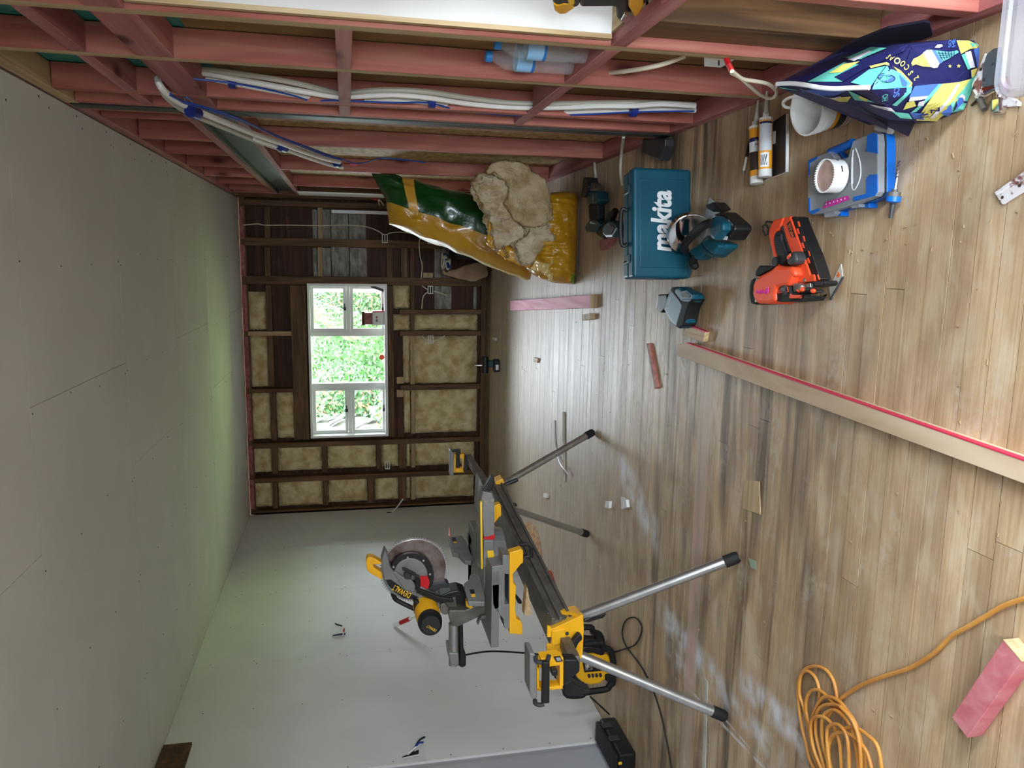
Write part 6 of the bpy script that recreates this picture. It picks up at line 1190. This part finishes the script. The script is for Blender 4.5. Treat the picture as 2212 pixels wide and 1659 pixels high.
for q, r_ in (((520, 485), .025), ((1370, 815), .025), ((1890, 975), .021)):
    p = PX(*cU(*q)[0], .55); dd_ = (PX(*cU(q[0]+60, q[1]+26)[0], .55)-p).normalized(); p = PX(q[0]/4.424+300+1, 130+q[1]/4.424+3, .55); MB().tube([p-dd_*.03, p+dd_*.03], r_, 12).build('tape', 'blue_tape', hb, smooth=True)
MB().tube(xpath(cU(1960, 985, 2030, 992), .55), .005, 6).build('bare_wire', 'copper', hb); MB().tube(xpath(cU(2020, 990, 2075, 1002), .55), .007, 6).build('pink_wire', 'pink_wire', hb)
# loose leads and boxes in the framing
sl = thing('stud_cable', 'cream cable curving out of a hole in the second stud', 'cable', PX(1312, 158, XR+.04)); MB().tube(smooth_path([PX(1312, 158, XR+.05), PX(1350, 154, XR+.03), PX(1400, 146, XR+.02), PX(1440, 136, XR+.03), PX(1480, 121, XR+.05)], 5), .0075, 8).build('sheath', 'cream_cable', sl, smooth=True)
cV = crop(1350, 0, 5.53)
ob = thing('outlet_box', 'white outlet box with a looped cream cable in the near bay', 'outlet box', PX(1545, 133, XR+.02)); MB().prism(xpath(cV(945, 690, 1340, 700, 1150, 810, 945, 795), XR+.006), (.05, 0, 0)).build('box', 'white_plastic', ob, bevel=.002)
MB().prism(xpath(cV(1112, 725, 1130, 725, 1130, 785, 1112, 782), XR+.005), (.001, 0, 0)).build('slot', 'black_print', ob)
cl_ = [PX(*cV(1210, 700)[0], XR-.0), PX(*cV(1240, 770)[0], XR-.02), PX(*cV(1285, 860)[0], XR-.04)]; MB().tube(cl_, .0085, 8).build('red_tape', 'red_tape', ob, smooth=True)
MB().tube(smooth_path([PX(x, y, XR-.045) for x, y in cV(1280, 850, 1400, 940, 1560, 970, 1700, 1000, 1790, 1060, 1810, 1120, 1770, 1165, 1700, 1168, 1600, 1120, 1480, 1020, 1380, 930, 1275, 870)], 4), .006, 8).build('cable', 'cream_cable', ob, smooth=True)
for lab_, q in (('white flexible lead rising from the floor by the angle grinder', [(1284, 352), (1286, 375), (1288, 400)]), ('white flexible lead running down behind the teal tool case', [(1347, 296), (1343, 325), (1340, 370), (1344, 400)])):
    t = thing('floor_lead', lab_, 'cable', PZ(*q[-1], 0)); MB().tube(smooth_path([PX(q[0][0], q[0][1], XR-.002)]+[PZ(x, y, .012+.03*k) for k, (x, y) in enumerate(reversed(q[1:]))][::-1], 4), .008, 8).build('sheath', 'conduit_grey', t, smooth=True)

# back wall: switch boxes and cables
def bbox(label, px0, px1, py0, py1):
    t = thing('wall_box', label, 'outlet box', PY((px0+px1)/2, (py0+py1)/2, D-.01)); a, b_, c_, d_ = brect(px0, py0, px1, py1, Yp=D-.01); frame(MB(), a, b_, c_, d_, D-.012, D+.02, .008).build('frame', 'white_plastic', t); MB().box((a, D-.008, (c_+d_)/2-.004), (b_, D+.01, (c_+d_)/2+.004)).build('bar', 'white_plastic', t); return t
Z4 = lambda x, y: (480+x/3.687, 400+y/3.687); Z5 = lambda x, y: (480+x/3.687, 750+y/3.687)
bbox('white box frame on the dark stud right of the window top', *[v for v in (480+1273/3.687, 480+1318/3.687, 400+390/3.687, 400+460/3.687)]); bbox('white box frame half behind the tall yellow bag', 480+1635/3.687, 480+1678/3.687, 400+405/3.687, 400+468/3.687); bbox('white box frame above the white lining patch below the window', 480+1637/3.687, 480+1680/3.687, 400+802/3.687, 400+866/3.687); bbox('white box frame on the batt under the middle pane', 480+1638/3.687, 480+1682/3.687, 400+1198/3.687, 400+1262/3.687); bbox('white box with wires on the batt left of the window', 480+1295/3.687, 480+1335/3.687, 750+908/3.687, 750+972/3.687)
def cable(label, pts, dpt=.0, r_=.006, m_='cream_cable'):
    q = [PY(*p, D-dpt) for p in pts]; t = thing('wall_cable', label, 'cable', q[0]); MB().tube(smooth_path(q, 5), r_, 7).build('sheath', m_, t, smooth=True)
cable('long cream cable crossing the top right studs of the back wall', [Z4(168, 318), Z4(280, 308), Z4(340, 318), Z4(540, 318), Z4(780, 322), Z4(1000, 318), Z4(1140, 330), Z4(1230, 360), Z4(1285, 395)], .008); cable('cream cable arching between the two right wall boxes', [Z4(1310, 395), Z4(1350, 378), Z4(1450, 376), Z4(1560, 395), Z4(1640, 412)], .008)
cable('cream cable bending down from the half hidden box', [Z4(1680, 415), Z4(1600, 405), Z4(1570, 450), Z4(1575, 560), Z4(1592, 640), Z4(1585, 745)], .008); cable('cream cable drooping from the box below the window', [Z4(1590, 800), Z4(1640, 835)], .008); cable('cream cable hooking right from the box below the window', [Z4(1637, 850), Z4(1600, 890), Z4(1590, 985)], .01); cable('short cream tail beside the box below the window', [Z4(1685, 845), Z4(1740, 860), Z4(1790, 880)], .008); cable('cream cable loop at the box under the middle pane', [Z4(1590, 1200), Z4(1640, 1245), Z4(1690, 1240), Z4(1775, 1198)], .03)
t = thing('wall_cable', 'white cable end sticking out of the left wall corner', 'cable', PX(838, 1105, XL)); MB().tube(smooth_path([PX(846, 1106, XL), PX(858, 1095, XL+.08), PX(870, 1078, XL+.2)], 4), .008, 7).build('sheath', 'white_plastic', t, smooth=True)
lp = thing('pull_cord', 'small cream cable loop with red tape by the white door lining', 'cable', PX(820, 432, XR-.03)); MB().tube(smooth_path([PX(x, y, XR-.03) for x, y in (Z4(1245, 120), Z4(1250, 150), Z4(1262, 182), Z4(1280, 185), Z4(1285, 160), Z4(1265, 130), Z4(1250, 118))], 3), .008, 7).build('loop', 'cream_cable', lp, smooth=True); MB().tube([PX(*Z4(1200, 108), XR-.02), PX(*Z4(1250, 122), XR-.03)], .009, 7).build('red_tape', 'red_tape', lp)

# left wall: cut-outs with wires
def cutout(label, q, wires):
    t = thing('wall_cutout', label, 'outlet hole', PX(*q[0], XL)); MB().prism(xpath(q, XL), (.0012, 0, 0)).build('hole', 'hole', t)
    frame_pts = xpath(q, XL+.002); MB().tube(frame_pts+[frame_pts[0]], .0035, 6).build('rim', 'paper_grey', t)
    for m_, w_ in wires: MB().tube(smooth_path([PX(x, y, XL+d_) for x, y, d_ in w_], 4), .006, 7).build('wire', m_, t, smooth=True)
gq = lambda x, y: (700+x/5.53, 1100+y/5.53)
cutout('cut out switch hole with red taped wires high on the left wall', [gq(97, 1500), gq(255, 1470), gq(258, 1505), gq(100, 1525)], [('white_plastic', [(*gq(225, 1500), .004), (*gq(240, 1440), .03), (*gq(190, 1410), .05), (*gq(110, 1400), .06)]), ('red_tape', [(*gq(236, 1460), .03), (*gq(238, 1425), .035)]), ('dark_brown', [(*gq(215, 1395), .05), (*gq(150, 1375), .06), (*gq(135, 1365), .06)])])
cutout('cut out outlet hole with loose wires low on the left wall', [(868, 1634), (905, 1618), (905, 1630), (868, 1638)], [('white_plastic', [(880, 1630, .004), (900, 1612, .03), (912, 1600, .05)]), ('black_rubber', [(890, 1626, .004), (905, 1600, .04), (918, 1592, .06)]), ('blue_wire', [(890, 1622, .004), (905, 1605, .05), (914, 1604, .06)])])
cutout('dark slot at the far end of the left wall', [(835, 1106), (847, 1105), (847, 1108), (835, 1109)], [])
t = thing('wall_cable', 'white cable with a red sleeve poking from the left wall behind the saw', 'cable', PX(852, 1352, XL)); q0, q1 = PX(852, 1351, XL+.01), PX(905, 1328, XL+.16); MB().tube([q0, q0.lerp(q1, .25)], .017, 10).build('end', 'white_plastic', t, smooth=True); MB().tube([q0.lerp(q1, .25), q0.lerp(q1, .62)], .0175, 10).build('sleeve', 'red_tape', t, smooth=True); MB().tube([q0.lerp(q1, .62), q1], .012, 10).build('cable', 'white_plastic', t, smooth=True)

# window sill things
ys = D+.05; zs0 = WZ0+.034
def wx(y): return PY(800, y, ys).x
cn = thing('white_canister', 'white and red canister on the window sill under a timber block', 'canister', ((wx(675)+wx(703))/2, ys, zs0))
wC = abs(wx(672)-wx(702)); xc = (wx(672)+wx(702))/2; htop = PY(804, 688, ys).z-zs0
MB().box((xc-wC/2, ys-.04, zs0), (xc+wC/2, ys+.04, zs0+htop)).build('body', 'white_plastic', cn, bevel=.012); MB().box((xc+wC/2-.012, ys-.041, zs0), (xc+wC/2+.004, ys+.041, zs0+htop*.98)).build('red_side', 'red', cn)
MB().box((xc-wC*.25, ys-.0405, zs0+htop*.55), (xc-wC*.06, ys-.039, zs0+htop*.7)).build('mark', 'bag_green', cn)
MB().box((xc+wC*.0, ys-.0405, zs0+htop*.55), (xc+wC*.14, ys-.039, zs0+htop*.7)).build('mark', 'red', cn)
t = thing('timber_block', 'timber block sitting on top of the white canister', 'offcut', (xc, ys, zs0+htop)); h2 = PY(788, 688, ys).z-zs0; MB().box((xc-wC*.44, ys-.035, zs0+htop), (xc+wC*.4, ys+.035, zs0+h2)).build('block', 'pink_y', t, bevel=.002); MB().box((xc-wC*.5, ys-.04, zs0+h2), (xc+wC*.46, ys+.04, zs0+h2+.035)).build('cap', 'old_x', t, bevel=.002)
t = thing('black_stapler', 'black hand tool propped in the upper right corner of the sill', 'hand tool', (wx(618), ys, zs0)); q = fy([(802, 615), (806, 617), (831, 626), (829, 631), (815, 626), (801, 621)], ys); MB().prism(q, (0, .03, 0)).build('body', 'black_plastic', t, bevel=.003)
t = thing('orange_tape', 'small orange reel on the middle of the window sill', 'tape', (wx(772), ys, zs0)); MB().lathe((wx(772), ys, zs0+.03), (0, 1, 0), [(0, .016), (0, .03), (.03, .03), (.03, .016)], 20).build('reel', 'orange', t)

# far right corner clutter
mat('brown_paper', S(176, 150, 124), .8, col2=S(158, 132, 106), scale=12); mat('purple_cloth', S(104, 84, 104), .9, col2=S(90, 70, 92), scale=20)
pb_ = thing('paper_sack', 'open brown paper sack standing by the back wall', 'sack', PZ(1050, 590, 0)); cW = crop(960, 560, 13.825); YP = 8.42
o = MB().prism([max(q, V((-9, YP, .004)), key=lambda v: v.z) if q.z < .004 else q for q in fy(cW(-60, 250, 0, 470, 200, 520, 480, 600, 800, 668, 960, 660, 1150, 570, 1290, 520, 1310, 380, 1270, 130, 1210, 80, 1000, 85, 650, 160, 380, 300, 140, 320, 90, 410, 10, 340), YP)], (0, .2, 0)).build('sack', 'brown_paper', pb_); soften(o, .014, 4, .02, .08)
t = thing('black_crate', 'black crate in the far corner beside the paper sack', 'crate', (.12, 8.3, 0)); MB().box((.0, 8.3, .005), (.5, 8.7, .42)).build('box', 'black_plastic', t, bevel=.01); MB().box((-.01, 8.29, .40), (.51, 8.71, .43)).build('rim', 'black_rubber', t, bevel=.004)
t = thing('purple_cloth', 'muted purple cloth draped over the black crate', 'cloth', (.25, 8.35, .43)); mb = MB(); mb.grid(lambda u, v: (.08+.34*u+.01*math.sin(v*20), 8.27+.36*v, .445+.16*math.exp(-((u-.5)**2)*5-((v-.4)**2)*6)+.012*math.sin(u*25)-(.1 if v < .05 else 0)), 20, 16); mb.build('cloth', 'purple_cloth', t, smooth='all')
t = thing('cable_tangle', 'tangle of white and blue leads on the far crate', 'cables', (.02, 8.32, .43))
for k, m_ in enumerate(('white_plastic', 'blue_wire', 'cream_cable', 'white_plastic')): rnd = random.Random(k+3); MB().tube(smooth_path([(-.05+rnd.uniform(-.06, .12), 8.3+rnd.uniform(-.04, .1), .455+rnd.uniform(0, .10)) for _ in range(7)], 4), .007, 6).build('lead', m_, t, smooth=True)

# ---- small bits and groups
rnd = random.Random(11); mb = MB()
for k in range(170):
    x, y = rnd.uniform(.0, .55) if k < 60 else rnd.uniform(-2.4, .5), rnd.uniform(1.45, 2.6) if k < 60 else rnd.uniform(1.4, 5.5)
    a_ = rnd.uniform(0, 6.28); u_ = V((math.cos(a_), math.sin(a_), 0)); w_ = V((-u_.y, u_.x, 0)); c_ = V((x, y, .0012)); l_ = rnd.uniform(.002, .008)
    mb.prism([c_-u_*l_-w_*.0012, c_+u_*l_*.9-w_*.001, c_+u_*l_+w_*.0015, c_-u_*l_*.8+w_*.001], (0, 0, .0025))
o = mb.build('wood_shavings', 'tan_x'); tag(o, 'pale wood shavings and crumbs scattered over the bare floorboards', 'shavings', kind='stuff')
t = thing('saw_pencil', 'thin orange pencil stub tucked at the top of the saw fence', 'pencil', PX(970, 1150, -1.47)); MB().tube([PX(971, 1141, -1.475), PX(971, 1158, -1.475)], .004, 6).build('shaft', 'orange', t)
GROUPS = {'water_bottle': 'water bottles on the nogging', 'sealant_tube': 'sealant tubes on the floor', 'insulation_bag': 'yellow insulation bags', 'wall_box': 'white box frames on the back wall', 'wall_cable': 'loose wall cables', 'door_hinge': 'old hinges by the tub', 'plaster_crumb': 'crumbs on the floor', 'floor_lead': 'flexible leads by the tool case', 'wall_cutout': 'cut-outs in the left wall'}
for o in bpy.data.objects:
    k = o.name.split('.')[0]
    if k in GROUPS and o.parent is None and 'label' in o: o['group'] = GROUPS[k]
for o in bpy.data.objects:
    if '_o' in o: del o['_o']
